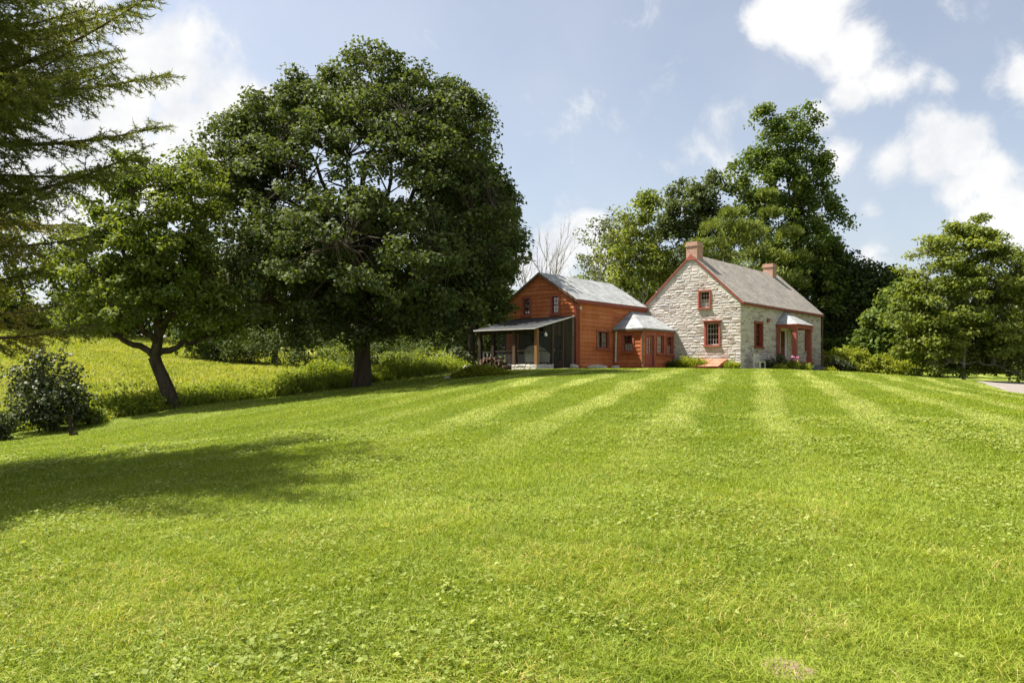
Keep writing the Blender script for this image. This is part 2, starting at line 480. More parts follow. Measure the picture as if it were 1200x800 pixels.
M['border'] = mat_leaf('border plant leaves', (0.09, 0.14, 0.018), (0.19, 0.245, 0.03), (0.32, 0.34, 0.065), 0.4)
M['flower'] = mat_leaf('pink petals', (0.5, 0.12, 0.3), (0.7, 0.28, 0.48), (0.85, 0.6, 0.72), 0.3, tcol=(1, 1, 1))
M['clover'] = mat_leaf('pale clover leaves', (0.13, 0.18, 0.03), (0.22, 0.27, 0.055), (0.34, 0.37, 0.12), 0.35)


# ---------------------------------------------------------------- object helpers
def link(o, parent=None):
    COL.objects.link(o)
    if parent:
        o.parent = parent
    return o


def tag(o, label=None, cat=None, group=None, kind=None):
    if label: o['label'] = label
    if cat: o['category'] = cat
    if group: o['group'] = group
    if kind: o['kind'] = kind
    return o


def empty(name, loc, label, cat, rot=0.0, group=None):
    o = bpy.data.objects.new(name, None)
    o.empty_display_size = 0.3
    link(o)
    o.location = loc
    o.rotation_euler = (0, 0, rot)
    return tag(o, label, cat, group)


class MB:
    def __init__(s):
        s.v, s.f, s.t = [], [], []

    def poly(s, pts, tone=0.5):
        i = len(s.v)
        s.v += [tuple(float(c) for c in p) for p in pts]
        s.f.append(tuple(range(i, i + len(pts))))
        s.t.append(tone)

    def box(s, a, b, T=None, tone=0.5):
        x0, y0, z0 = a
        x1, y1, z1 = b
        p = [(x0, y0, z0), (x1, y0, z0), (x1, y1, z0), (x0, y1, z0), (x0, y0, z1), (x1, y0, z1), (x1, y1, z1), (x0, y1, z1)]
        s.hexa(p, T, tone)

    def hexa(s, p, T=None, tone=0.5):
        if T: p = [T(*q) for q in p]
        i = len(s.v)
        s.v += [tuple(float(c) for c in q) for q in p]
        for q in ((0, 3, 2, 1), (4, 5, 6, 7), (0, 1, 5, 4), (1, 2, 6, 5), (2, 3, 7, 6), (3, 0, 4, 7)):
            s.f.append(tuple(i + j for j in q))
            s.t.append(tone)

    def prism(s, poly, vec, T=None, tone=0.5):
        """closed polygon extruded along vec"""
        n = len(poly)
        A = [tuple(p) for p in poly]
        B = [(p[0] + vec[0], p[1] + vec[1], p[2] + vec[2]) for p in poly]
        if T:
            A = [T(*p) for p in A]
            B = [T(*p) for p in B]
        i = len(s.v)
        s.v += [tuple(float(c) for c in q) for q in A + B]
        s.f.append(tuple(i + j for j in range(n - 1, -1, -1)))
        s.f.append(tuple(i + n + j for j in range(n)))
        for j in range(n):
            q = (j + 1) % n
            s.f.append((i + j, i + q, i + n + q, i + n + j))
        s.t += [tone] * (n + 2)

    def tube(s, pts, rad, sides=6, tone=0.5, cap=True):
        pts = np.asarray(pts, float)
        n = len(pts)
        rad = np.broadcast_to(np.asarray(rad, float), (n,))
        tan = np.gradient(pts, axis=0)
        tan /= np.linalg.norm(tan, axis=1, keepdims=True) + 1e-9
        ref = np.array([0.31, 0.95, 0.05]) if abs(tan[0][2]) > .6 else np.array([0.03, 0.05, 1.0])
        u = np.cross(tan, ref)
        u /= np.linalg.norm(u, axis=1, keepdims=True) + 1e-9
        w = np.cross(tan, u)
        ang = np.arange(sides) * 2 * pi / sides
        ring = pts[:, None] + rad[:, None, None] * (np.cos(ang)[None, :, None] * u[:, None] + np.sin(ang)[None, :, None] * w[:, None])
        i = len(s.v)
        s.v += [tuple(q) for q in ring.reshape(-1, 3).tolist()]
        for a in range(n - 1):
            for b in range(sides):
                c = (b + 1) % sides
                s.f.append((i + a * sides + b, i + a * sides + c, i + (a + 1) * sides + c, i + (a + 1) * sides + b))
                s.t.append(tone)
        if cap:
            s.f.append(tuple(i + b for b in range(sides - 1, -1, -1)))
            s.f.append(tuple(i + (n - 1) * sides + b for b in range(sides)))
            s.t += [tone, tone]

    def build(s, name, mat, parent=None, smooth=False):
        me = bpy.data.meshes.new(name)
        me.from_pydata(s.v, [], s.f)
        me.materials.append(mat)
        at = me.attributes.new('tone', 'FLOAT', 'FACE')
        at.data.foreach_set('value', np.asarray(s.t, np.float32))
        if smooth:
            me.polygons.foreach_set('use_smooth', np.ones(len(s.f), bool))
        me.update()
        return link(bpy.data.objects.new(name, me), parent)


def np_mesh(name, V, nper, tone, mat, parent=None):
    """V: (N*nper, 3) corners of N faces of nper corners each"""
    V = np.ascontiguousarray(V.reshape(-1, 3), np.float32)
    nv = len(V)
    nf = nv // nper
    me = bpy.data.meshes.new(name)
    me.vertices.add(nv)
    me.vertices.foreach_set('co', V.ravel())
    me.loops.add(nv)
    me.loops.foreach_set('vertex_index', np.arange(nv, dtype=np.int32))
    me.polygons.add(nf)
    me.polygons.foreach_set('loop_start', np.arange(0, nv, nper, dtype=np.int32))
    me.materials.append(mat)
    at = me.attributes.new('tone', 'FLOAT', 'FACE')
    at.data.foreach_set('value', np.clip(tone, 0, 1).astype(np.float32))
    me.update(calc_edges=True)
    return link(bpy.data.objects.new(name, me), parent)


def unit(a):
    return a / (np.linalg.norm(a, axis=-1, keepdims=True) + 1e-9)


def px(u, d):
    return (u - 600) / F * d


# ---------------------------------------------------------------- terrain
CP = np.array([
    (0, 0, 0), (0, -6, -.2), (-6, 0, -.25), (6, 0, 0), (0, 6, .26), (4, 8, .33), (-4, 8, .15), (0, 10, .42), (-5, 11, .2), (6, 11, .45),
    (0, 20, .85), (8, 20, .85), (0, 30, 1.25), (6, 30, 1.3), (12, 30, 1.2), (1, 38, 1.5), (8, 40, 1.56), (14, 41, 1.54),
    (3.7, 45, 1.62), (0, 43, 1.54), (-3.5, 43, 1.47), (14, 47, 1.58), (9, 51.5, 1.62), (24, 59, 1.55), (20, 62, 1.6), (19, 50, 1.5), (20, 47, 1.42),
    (22, 52, 1.36), (22, 40, 1.1), (26.4, 44, .87), (22, 33, .54), (29, 49, .78), (34, 50, .66), (40, 60, .62), (30, 60, .9), (16, 20, .45), (15, 30, 1.02), (12, 12, .35),
    (-7.5, 38, .78), (-13, 30, .08), (-13.7, 24, -.5), (-17.3, 26, -.65), (-6, 20, .32), (-5, 30, .74), (-10, 20, -.1), (-10, 14, -.15), (-15, 14, -.5),
    (-20, 34, -.35), (-17, 40, .1), (-25, 50, 1.6), (-33, 70, 3.9), (-45, 70, 4.9), (-20, 70, 1.9), (-20, 47, 1.1), (-12, 46, .95), (-10, 60, 1.6), (-30, 40, .7), (-40, 55, 3.2),
    (0, 80, 2), (30, 90, 2), (60, 80, 1.2), (-60, 100, 6), (-80, 60, 5.2), (60, 30, -.4), (-40, 20, -.6), (-30, 0, -.8), (40, 0, -.4), (0, -40, -1), (55, 55, .4), (0, 58, 1.7), (-30, 100, 5)], float)


def _tps_fit(P):
    n = len(P)
    d = np.linalg.norm(P[:, None, :2] - P[None, :, :2], axis=2)
    K = np.where(d > 0, d * d * np.log(d + 1e-9), 0) + np.eye(n) * 1.5
    Q = np.hstack([np.ones((n, 1)), P[:, :2]])
    A = np.zeros((n + 3, n + 3))
    A[:n, :n] = K
    A[:n, n:] = Q
    A[n:, :n] = Q.T
    return np.linalg.solve(A, np.concatenate([P[:, 2], np.zeros(3)]))


_TW = _tps_fit(CP)


def hgt(x, y):
    x = np.asarray(x, float)
    y = np.asarray(y, float)
    z = _TW[-3] + _TW[-2] * x + _TW[-1] * y
    for (cx, cy, _), w in zip(CP, _TW[:-3]):
        d2 = (x - cx) ** 2 + (y - cy) ** 2
        z = z + w * 0.5 * d2 * np.log(d2 + 1e-12)
    z = np.clip(z, -3, 8)
    r = np.hypot(x, y - 40)
    t = np.clip((r - 80) / 70, 0, 1)
    t = t * t * (3 - 2 * t)
    z = z * (1 - t) + 2.0 * t
    return z + 0.025 * np.sin(x * 1.1 + 0.6 * np.sin(y * .7)) * np.sin(y * 0.9 + 1) * np.clip(1 - t, 0, 1)


def H(x, y):
    return float(hgt(x, y))


BED = np.array([(-60, 8), (-30, 19), (-19.5, 25.2), (-14.6, 28.6), (-10.5, 33.2), (-7.2, 38.6), (-4.6, 41.2), (-2.6, 43.5), (-3, 52), (-4, 70)], float)
DRIVE = np.array([(20, 4), (21.5, 18), (24.0, 33), (28.6, 43), (34.5, 52), (45, 59), (62, 63)], float)


def poly_signed(x, y, PL):
    """distance to a polyline, positive on its left side"""
    best = np.full(np.shape(x), 1e9)
    sg = np.ones(np.shape(x))
    for (ax, ay), (bx, by) in zip(PL[:-1], PL[1:]):
        dx, dy = bx - ax, by - ay
        t = np.clip(((x - ax) * dx + (y - ay) * dy) / (dx * dx + dy * dy), 0, 1)
        qx, qy = x - ax - t * dx, y - ay - t * dy
        d = np.hypot(qx, qy)
        c = dx * qy - dy * qx
        m = d < best
        best = np.where(m, d, best)
        sg = np.where(m, np.sign(c), sg)
    return best * sg


TH = radians(50.4)
AX = np.array([cos(TH), sin(TH)])
BX = np.array([-sin(TH), cos(TH)])
HC = np.array([268 / F * 47.25, 47.25])


def hw(X, Y):
    """house coordinates to world"""
    p = HC + AX * X + BX * Y
    return float(p[0]), float(p[1])


def in_house(x, y, m=0.0):
    lx = (x - HC[0]) * AX[0] + (y - HC[1]) * AX[1]
    ly = (x - HC[0]) * BX[0] + (y - HC[1]) * BX[1]
    a = (lx > -m) & (lx < 15.1 + m) & (ly > -m) & (ly < 6.6 + m)
    b = (lx > -8.2 - m) & (lx < m) & (ly > 6.6 - m) & (ly < 11.9 + m)
    c = (lx > -4.1 - m) & (lx < m) & (ly > 4.5 - m) & (ly < 6.7 + m)
    d = (lx > -11.9 - m) & (lx < -8.1 + m) & (ly > 6.7 - m) & (ly < 11.6 + m)
    e = (lx > 5.7 - m) & (lx < 9.1 + m) & (ly > -2.4 - m) & (ly < m)
    return a | b | c | d | e


def axis(lo, hi, step, far, n):
    core = np.arange(lo, hi + 1e-6, step)
    g = np.geomspace(1, far, n)
    return np.concatenate([lo - g[::-1], core, hi + g])


gx = axis(-52, 52, 0.45, 1700, 26)
gy = axis(-6, 100, 0.45, 1700, 26)
GX, GY = np.meshgrid(gx, gy)
GZ = hgt(GX, GY)
nx, ny = len(gx), len(gy)
V = np.stack([GX, GY, GZ], -1).reshape(-1, 3)
idx = np.arange(nx * ny).reshape(ny, nx)
Q = np.stack([idx[:-1, :-1], idx[:-1, 1:], idx[1:, 1:], idx[1:, :-1]], -1).reshape(-1)
me = bpy.data.meshes.new('ground')
me.vertices.add(len(V))
me.vertices.foreach_set('co', V.astype(np.float32).ravel())
me.loops.add(len(Q))
me.loops.foreach_set('vertex_index', Q.astype(np.int32))
me.polygons.add(len(Q) // 4)
me.polygons.foreach_set('loop_start', np.arange(0, len(Q), 4, dtype=np.int32))
me.polygons.foreach_set('use_smooth', np.ones(len(Q) // 4, bool))
me.materials.append(M['ground'])
sdist = poly_signed(V[:, 0], V[:, 1], BED)
zone = np.zeros((len(V), 4), np.float32)
zone[:, 0] = np.clip((sdist - 1.6) / 0.8, 0, 1)
zone[:, 1] = np.clip((sdist + 0.15) / 0.5, 0, 1) * np.clip((2.2 - sdist) / 0.8, 0, 1)
hs = in_house(V[:, 0], V[:, 1], 0.5)
zone[:, 1] = np.maximum(zone[:, 1], hs * 0.9)
zone[:, 3] = 1
ca = me.color_attributes.new('zone', 'FLOAT_COLOR', 'POINT')
ca.data.foreach_set('color', zone.ravel())
me.update(calc_edges=True)
tag(link(bpy.data.objects.new('ground', me)), kind='structure')

# driveway
pts = []
for i in range(len(DRIVE) - 1):
    for t in np.linspace(0, 1, 40, endpoint=False):
        pts.append(DRIVE[i] * (1 - t) + DRIVE[i + 1] * t)
pts = np.array(pts)
ker = np.ones(25) / 25
pts = np.stack([np.convolve(np.pad(pts[:, i], 12, 'edge'), ker, 'valid') for i in (0, 1)], -1)
tn = unit(np.gradient(pts, axis=0))
nr = np.stack([-tn[:, 1], tn[:, 0]], -1)
cols = np.linspace(-2.7, 2.7, 13)
mb = MB()
grid = []
for p, n in zip(pts, nr):
    row = []
    for c in cols:
        e = c * (1 + (0.05 * sin(p[1] * 1.7 + c) if abs(c) > 2.5 else 0))
        x, y = p + n * e
        row.append((x, y, H(x, y) + 0.035 - (0.06 if abs(c) > 2.6 else 0)))
    grid.append(row)
for i in range(len(grid) - 1):
    for j in range(len(cols) - 1):
        mb.poly([grid[i][j + 1], grid[i][j], grid[i + 1][j], grid[i + 1][j + 1]])
tag(mb.build('driveway', M['gravel']), kind='structure')


# ---------------------------------------------------------------- buildings (house coordinates: X along the ridge, Y across, z up from the plinth)
BZ = 1.6
XI = -8.2            # wing gable
WY = 6.61            # wing long wall
WR, WE, WA = 9.26, 4.1, 5.77


def T_gable(x0):
    return lambda s, o, z: (x0 - o, s, z)


def T_front(y0):
    return lambda s, o, z: (s, y0 - o, z)


def clip_row(a, b, z0, z1, holes):
    segs = [(a, b)]
    for h0, h1, k0, k1 in holes:
        if z1 <= k0 + .01 or z0 >= k1 - .01:
            continue
        out = []
        for p, q in segs:
            if q <= h0 or p >= h1:
                out.append((p, q))
            else:
                if p < h0: out.append((p, h0))
                if q > h1: out.append((h1, q))
        segs = out
    return segs


def backing(mb, s0, s1, z0, topf, breaks, holes, T, depth=0.3, tone=0.5):
    """wall sheet with real openings and their reveals"""
    xs = sorted(set([s0, s1] + [b for b in breaks if s0 < b < s1] + [h[0] for h in holes] + [h[1] for h in holes]))
    for a, b in zip(xs[:-1], xs[1:]):
        hs_ = sorted([h for h in holes if h[0] < b - 1e-6 and h[1] > a + 1e-6], key=lambda h: h[2])
        lo = z0
        for h in hs_:
            mb.poly([T(a, 0, lo), T(b, 0, lo), T(b, 0, h[2]), T(a, 0, h[2])], tone)
            lo = h[3]
        mb.poly([T(a, 0, lo), T(b, 0, lo), T(b, 0, topf(b)), T(a, 0, topf(a))], tone)
    for a, b, c, d in holes:
        mb.poly([T(a, 0, c), T(b, 0, c), T(b, -depth, c), T(a, -depth, c)], tone)
        mb.poly([T(a, 0, d), T(b, 0, d), T(b, -depth, d), T(a, -depth, d)], tone)
        mb.poly([T(a, 0, c), T(a, 0, d), T(a, -depth, d), T(a, -depth, c)], tone)
        mb.poly([T(b, 0, c), T(b, 0, d), T(b, -depth, d), T(b, -depth, c)], tone)


def masonry(mb, s0, s1, z0, topf, holes, T, smin=0.3, smax=0.95):
    r = random.Random(int(s1 * 100))
    z = z0
    while z < 9:
        hgt_ = r.choice((0.08, 0.1, 0.12, 0.14, 0.16, 0.19, 0.22))
        ze = z + hgt_
        xs = np.linspace(s0, s1, 400)
        ok = np.array([topf(x) for x in xs]) > z + 0.05
        if not ok.any():
            break
        a, b = xs[ok][0], xs[ok][-1]
        for p, q in clip_row(a, b, z, ze, holes):
            x = p
            while x < q - 0.03:
                w = r.uniform(smin, smax) * (0.6 + hgt_)
                e = min(q, x + w)
                if q - e < 0.18: e = q
                t0, t1 = min(ze, topf(x)), min(ze, topf(e))
                g = 0.008
                if min(t0, t1) - z > 0.06:
                    o1 = [r.uniform(0.004, 0.024) for _ in range(4)]
                    jz = [r.uniform(-.034, .034) for _ in range(4)]
                    i = 0.02
                    base = [(x + g, 0, z + g + jz[0]), (e - g, 0, z + g + jz[1]), (e - g, 0, t1 - g + jz[2] * .6), (x + g, 0, t0 - g + jz[3] * .6)]
                    fr = [(x + g + i, o1[0], z + g + i + jz[0]), (e - g - i, o1[1], z + g + i + jz[1]), (e - g - i, o1[2], t1 - g - i + jz[2] * .6), (x + g + i, o1[3], t0 - g - i + jz[3] * .6)]
                    tone = min(1, max(0, r.gauss(0.5, 0.33)))
                    B = [T(*c) for c in base]
                    Fp = [T(*c) for c in fr]
                    cen = [(fr[0][j] + fr[1][j] + fr[2][j] + fr[3][j]) / 4 for j in range(3)]
                    cen[0] += r.uniform(-.15, .15) * (e - x)
                    cen[1] += r.uniform(0.0, .03)
                    Cc = T(*cen)
                    for j in range(4):
                        kx = (j + 1) % 4
                        mb.poly([B[j], B[kx], Fp[kx], Fp[j]], tone)
                        mb.poly([Fp[j], Fp[kx], Cc], tone)
                x = e
        z = ze


def clapboards(mb, s0, s1, z0, topf, holes, T, step=0.245, breaks=()):
    r = random.Random(int(s1 * 77))
    z = z0
    while z < 9:
        ze = z + step
        xs = np.linspace(s0, s1, 500)
        ok = np.array([topf(x) for x in xs]) > z + 0.02
        if not ok.any():
            break
        a, b = xs[ok][0], xs[ok][-1]
        for p, q in clip_row(a, b, z, ze, holes):
            cuts = [p] + [c for c in breaks if p < c < q] + [q]
            x = p
            lens = []
            while x < q - 0.01:
                e = min(q, x + r.uniform(1.6, 4.2))
                lens.append((x, e))
                x = e
            for x, e in lens:
                sub = [x] + [c for c in breaks if x < c < e] + [e]
                tone = min(1, max(0, r.gauss(0.5, 0.22)))
                for u, w in zip(sub[:-1], sub[1:]):
                    t0, t1 = min(ze + .02, topf(u)), min(ze + .02, topf(w))
                    if max(t0, t1) - z < 0.02: continue
                    b0, b1 = min(z, t0), min(z, t1)
                    mb.poly([T(u, .045, b0), T(w, .045, b1), T(w, .008, t1), T(u, .008, t0)], tone)
                    mb.poly([T(u, .0, b0), T(w, .0, b1), T(w, .045, b1), T(u, .045, b0)], tone)
                mb.poly([T(e, 0, z), T(e, .045, z), T(e, .008, min(ze, topf(e)))], tone)
        z = ze


def window(parent, T, s0, s1, z0, z1, cols=3, rows=4, trim=0.13, proud=0.05, set_in=0.12, frame='trimpale', sash='sash', curtain=None, hood=False, mid=True):
    """casing outside the opening; sash with glazing bars and glass inside it; hung on parent as one part with sub-parts"""
    f = MB()
    f.box((s0 - trim, -.02, z1), (s1 + trim, proud, z1 + trim), T)
    f.box((s0 - trim - .03, -.02, z0 - trim), (s1 + trim + .03, proud + .05, z0), T)
    f.box((s0 - trim, -.02, z0), (s0, proud - .004, z1), T)
    f.box((s1, -.02, z0), (s1 + trim, proud - .004, z1), T)
    # jamb lining
    f.box((s0, -set_in - .04, z0), (s0 + .02, -.021, z1), T)
    f.box((s1 - .02, -set_in - .04, z0), (s1, -.021, z1), T)
    if hood:
        f.box((s0 - trim - .09, -.01, z1 + trim + .002), (s1 + trim + .09, proud + .09, z1 + trim + .05), T)
    w = f.build('window', M[frame], parent)
    b = MB()
    a, c, d, e = s0 + .02, s1 - .02, z0, z1
    st = 0.045
    o0, o1 = -set_in - .03, -set_in + .012
    b.box((a, o0, d), (a + st, o1, e), T)
    b.box((c - st, o0, d), (c, o1, e), T)
    b.box((a + st, o0, d), (c - st, o1, d + st * 1.3), T)
    b.box((a + st, o0, e - st), (c - st, o1, e), T)
    if mid:
        zm = (d + e) / 2
        b.box((a + st, o0, zm - .025), (c - st, o1 + .004, zm + .025), T)
    for i in range(1, cols):
        x = a + st + (c - a - 2 * st) * i / cols
        b.box((x - .012, o0 + .01, d + st), (x + .012, o1 - .008, e - st), T)
    for j in range(1, rows):
        if mid and rows % 2 == 0 and j == rows // 2: continue
        z = d + (e - d) * j / rows
        b.box((a + st, o0 + .012, z - .012), (c - st, o1 - .01, z + .012), T)
    b.build('sash', M[sash], w)
    g = MB()
    g.poly([T(a, -set_in - .012, d), T(c, -set_in - .012, d), T(c, -set_in - .012, e), T(a, -set_in - .012, e)])
    g.build('pane', M['glass'], w)
    if curtain:
        q = MB()
        N = 14
        for lo, hi in (((0, .42), (.58, 1)) if curtain == 'pair' else ((0, 1),)):
            top, bot = (e, d) if curtain != 'half' else ((d + e) / 2, d)
            for i in range(N):
                u0, u1 = lo + (hi - lo) * i / N, lo + (hi - lo) * (i + 1) / N
                x0_, x1_ = a + (c - a) * u0, a + (c - a) * u1
                q0, q1 = -set_in - .08 - .02 * sin(i * 1.9), -set_in - .08 - .02 * sin((i + 1) * 1.9)
                q.poly([T(x0_, q0, bot), T(x1_, q1, bot), T(x1_, q1, top), T(x0_, q0, top)])
        q.build('curtain', M['curtain'], w)
    return w


def slab(mb, quad, th, tone=0.5):
    """roof slab: quad is the top face, thickness straight down"""
    lo = [(x, y, z - th) for x, y, z in quad]
    mb.hexa(lo + list(quad), None, tone)


# ---- stone house
SL, SW, SE, SR, SRY = 15.07, 6.61, 4.2, 7.27, 3.305
house = empty('stone_house', (HC[0], HC[1], BZ), 'pale fieldstone farmhouse with red trim, two brick chimneys and a small red portico', 'house', TH)
gtop = lambda y: SE + (SR - SE) * max(0.0, 1 - abs(y - SRY) / SRY)
ftop = lambda x: SE
gh = [(2.05, 2.72, 3.87, 4.9), (1.42, 2.28, 1.5, 2.88)]
fh = [(2.2, 3.3, 1.42, 2.92), (6.72, 8.1, 0.55, 2.85), (11.55, 12.65, 1.42, 2.92)]
mb = MB()
stone = MB()
backing(mb, 0, SW, -.5, gtop, [SRY], gh, T_gable(0))
backing(mb, 0, SL, -.5, ftop, [], fh, T_front(0))
Tb = lambda s, o, z: (s, SW + o, z)
backing(mb, 0, SL, -.5, ftop, [], [], Tb)
Te = lambda s, o, z: (SL + o, s, z)
backing(mb, 0, SW, -.5, gtop, [SRY], [], Te)
grow = lambda hs_, t: [(a - t, b + t, c - t, d + t) for a, b, c, d in hs_]
masonry(stone, -.02, SW, -.4, gtop, grow(gh, .08), T_gable(0))
masonry(stone, 0.0, SL, -.4, ftop, grow(fh, .08), T_front(0), .35, 1.0)
masonry(stone, 0.0, SL, -.4, ftop, [], Tb, .4, 1.0)
masonry(stone, 0.0, SW, -.4, gtop, [], Te, .4, 1.0)
wall = stone.build('wall', M['stone'], house)
mb.build('mortar_bed', M['mortar'], wall)
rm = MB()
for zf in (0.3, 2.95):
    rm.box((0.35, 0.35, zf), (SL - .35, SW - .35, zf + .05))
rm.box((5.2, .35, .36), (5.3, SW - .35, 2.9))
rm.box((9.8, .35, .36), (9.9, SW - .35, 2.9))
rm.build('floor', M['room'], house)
roof = MB()
ov, th = 0.07, 0.1
sl = (SR - SE) / SRY
for sgn in (-1, 1):
    ye = SRY + sgn * (SRY + 0.2)
    ze = SE - 0.2 * sl
    q = [(-ov, SRY, SR + .12), (SL + ov, SRY, SR + .12), (SL + ov, ye, ze + .12), (-ov, ye, ze + .12)]
    slab(roof, q if sgn > 0 else [q[1], q[0], q[3], q[2]], th)
rf = roof.build('roof', M['shingle'], house)
for x0 in (-ov - .028, SL + ov - .002):
    for sgn in (-1, 1):
        rb = MB()
        ye = SRY + sgn * (SRY + 0.21)
        ze = SE - 0.21 * sl
        rb.prism([(x0, SRY, SR + .09), (x0, ye, ze + .09), (x0, ye, ze - .06), (x0, SRY, SR - .06)], (.03, 0, 0))
        rb.build('rake_board', M['trim'], house)
rb = MB()
rb.prism([(-ov - .034, SRY - .4, SR - .3), (-ov - .034, SRY + .4, SR - .3), (-ov - .034, SRY, SR + .085)], (.005, 0, 0))
rb.build('gable_peak', M['trimpale'], house)
rb = MB()
rb.box((-ov, -.215, SE - .24), (SL + ov, -.19, SE - .1))
rb.box((-.05, -.19, SE - .24), (SL + .05, -.06, SE - .21))
rb.build('fascia', M['trim'], house)
rb = MB()
rb.box((-ov, SW + .19, SE - .24), (SL + ov, SW + .215, SE - .1))
rb.build('fascia', M['trim'], house)
# soffit closing the eave overhang at the gables
for cx0, cx1, ct in ((.03, .88, 8.15), (12.9, 13.65, 8.1)):
    cb = MB()
    cb.box((cx0, SRY - .38, 6.85), (cx1, SRY + .38, ct - .28))
    cb.box((cx0 - .05, SRY - .43, ct - .28), (cx1 + .05, SRY + .43, ct - .16))
    cb.box((cx0 - .015, SRY - .395, ct - .16), (cx1 + .015, SRY + .395, ct))
    chim = cb.build('chimney', M['brick'], house)
    fl = MB()
    fl.box((cx0 + .22, SRY - .2, ct), (cx1 - .22, SRY + .2, ct + .012))
    fl.build('flue', M['room'], chim)
window(house, T_gable(-.03 + .0), 2.05, 2.72, 3.87, 4.9, 3, 4, .095, .06, .14, curtain='half', sash='greysash')
window(house, T_gable(-.03), 1.42, 2.28, 1.5, 2.88, 4, 4, .11, .06, .16, hood=True, sash='greysash')
window(house, T_front(-.03), 2.2, 3.3, 1.42, 2.92, 4, 4, .12, .06, .14, frame='trim')
window(house, T_front(-.03), 11.55, 12.65, 1.42, 2.92, 4, 4, .12, .06, .14, frame='trim')
vb = MB()
vb.box((4.15, .0, 3.05), (4.5, .09, 3.3), lambda s, o, z: (s, -o, z))
vb.build('vent', M['trim'], house)
# door with sidelight boards and a glazed upper half
d = MB()
Tf = T_front(0)
d.box((6.95, -.2, .58), (7.85, -.15, 2.6), Tf)
for a, b, c, e in ((7.05, 7.36, .75, 1.35), (7.44, 7.75, .75, 1.35)):
    d.box((a, -.15, c), (b, -.135, e), Tf)
door = d.build('door', M['sash'], house)
g = MB()
g.poly([Tf(7.05, -.146, 1.5), Tf(7.75, -.146, 1.5), Tf(7.75, -.146, 2.48), Tf(7.05, -.146, 2.48)])
g.build('pane', M['glass'], door)
g = MB()
for x in (7.05, 7.28, 7.52, 7.75):
    g.box((x - .015, -.15, 1.48), (x + .015, -.128, 2.5), Tf)
for z in (1.5, 1.82, 2.15, 2.48):
    g.box((7.05, -.149, z - .015), (7.75, -.13, z + .015), Tf)
g.build('glazing_bar', M['trim'], door)
g = MB()
g.tube([Tf(7.78, -.14, 1.42), Tf(7.78, -.08, 1.42), Tf(7.74, -.06, 1.42)], .02, 6)
g.build('handle', M['metal'], door)
d = MB()
d.box((6.72, -.22, .55), (6.94, -.1, 2.85), Tf)
d.box((7.86, -.22, .55), (8.1, -.1, 2.85), Tf)
d.box((6.94, -.22, 2.61), (7.86, -.1, 2.85), Tf)
d.build('door_frame', M['white'], house)
# portico
p = MB()
xa, xb, yf = 5.72, 9.08, -1.47
ez, az = 2.98, 3.9
ap0, ap1 = (7.2, -.02, az), (7.6, -.02, az)
p.poly([(xa, yf, ez), (xb, yf, ez), ap1, ap0])
p.poly([(xa, -.02, ez), (xa, yf, ez), ap0])
p.poly([(xb, yf, ez), (xb, -.02, ez), ap1])
p.poly([(xa, yf, ez), (xa, -.02, ez), (xb, -.02, ez), (xb, yf, ez)])
pr = p.build('porch_roof', M['slate'], house)
p = MB()
p.box((xa + .08, yf + .08, ez - .28), (xb - .08, yf + .2, ez - .002))
p.box((xa + .08, yf + .2, ez - .28), (xa + .2, -.06, ez - .003))
p.box((xb - .2, yf + .2, ez - .28), (xb - .08, -.06, ez - .003))
p.box((xa - .02, yf - .02, ez - .06), (xb + .02, yf + .079, ez - .001))
p.box((xa - .02, yf + .08, ez - .06), (xa + .079, -.06, ez - .001))
p.box((xb - .079, yf + .08, ez - .06), (xb + .02, -.06, ez - .001))
p.build('porch_beam', M['trimpale'], house)
for x, y in ((xa + .26, yf + .26), (xb - .26, yf + .26), (xa + .2, -.14), (xb - .2, -.14)):
    p = MB()
    w_ = .14 if y < -1 else .08
    p.box((x - w_, y - w_, .75), (x + w_, y + w_, ez - .42))
    p.box((x - w_ - .03, y - w_ - .03, .45), (x + w_ + .03, y + w_ + .03, .75))
    p.box((x - w_ - .03, y - w_ - .03, ez - .42), (x + w_ + .03, y + w_ + .03, ez - .283))
    p.build('porch_post', M['trimpale'], house)
p = MB()
p.box((xa, yf, .33), (xb, -.06, .45))
p.box((xa + .05, yf + .05, -.4), (xb - .05, -.06, .328))
p.build('porch_deck', M['trim'], house)
p = MB()
for i in range(3):
    p.box((7.0, yf - .33 * (i + 1), -.4), (xb + .3, yf - .33 * i - .004, .3 - .15 * i))
p.build('steps', M['greywood'], house)
p = MB()
p.tube([(xb + .2, yf + .1, 1.2), (xb + .22, yf - 1.05, .75), (xb + .22, yf - 1.05, -.2)], .025, 6)
p.tube([(xb + .21, yf - .5, .95), (xb + .21, yf - .5, .1)], .02, 6)
p.build('handrail', M['pipedark'], house)
p = MB()
p.tube([(SL + .02, -.22, SE - .2), (SL + .03, -.1, SE - .45), (SL + .03, -.08, -.2)], .045, 8)
p.build('downspout', M['pipedark'], house)

# ---- wooden wing
wing = empty('wooden_house_wing', (*hw(XI, WY), BZ), 'rust orange clapboard wing with grey gabled roof beside the maple', 'house wing', TH)
OX, OY = XI, WY


def off(T):
    return lambda s, o, z: tuple(np.array(T(s, o, z)) - np.array((OX, OY, 0)))


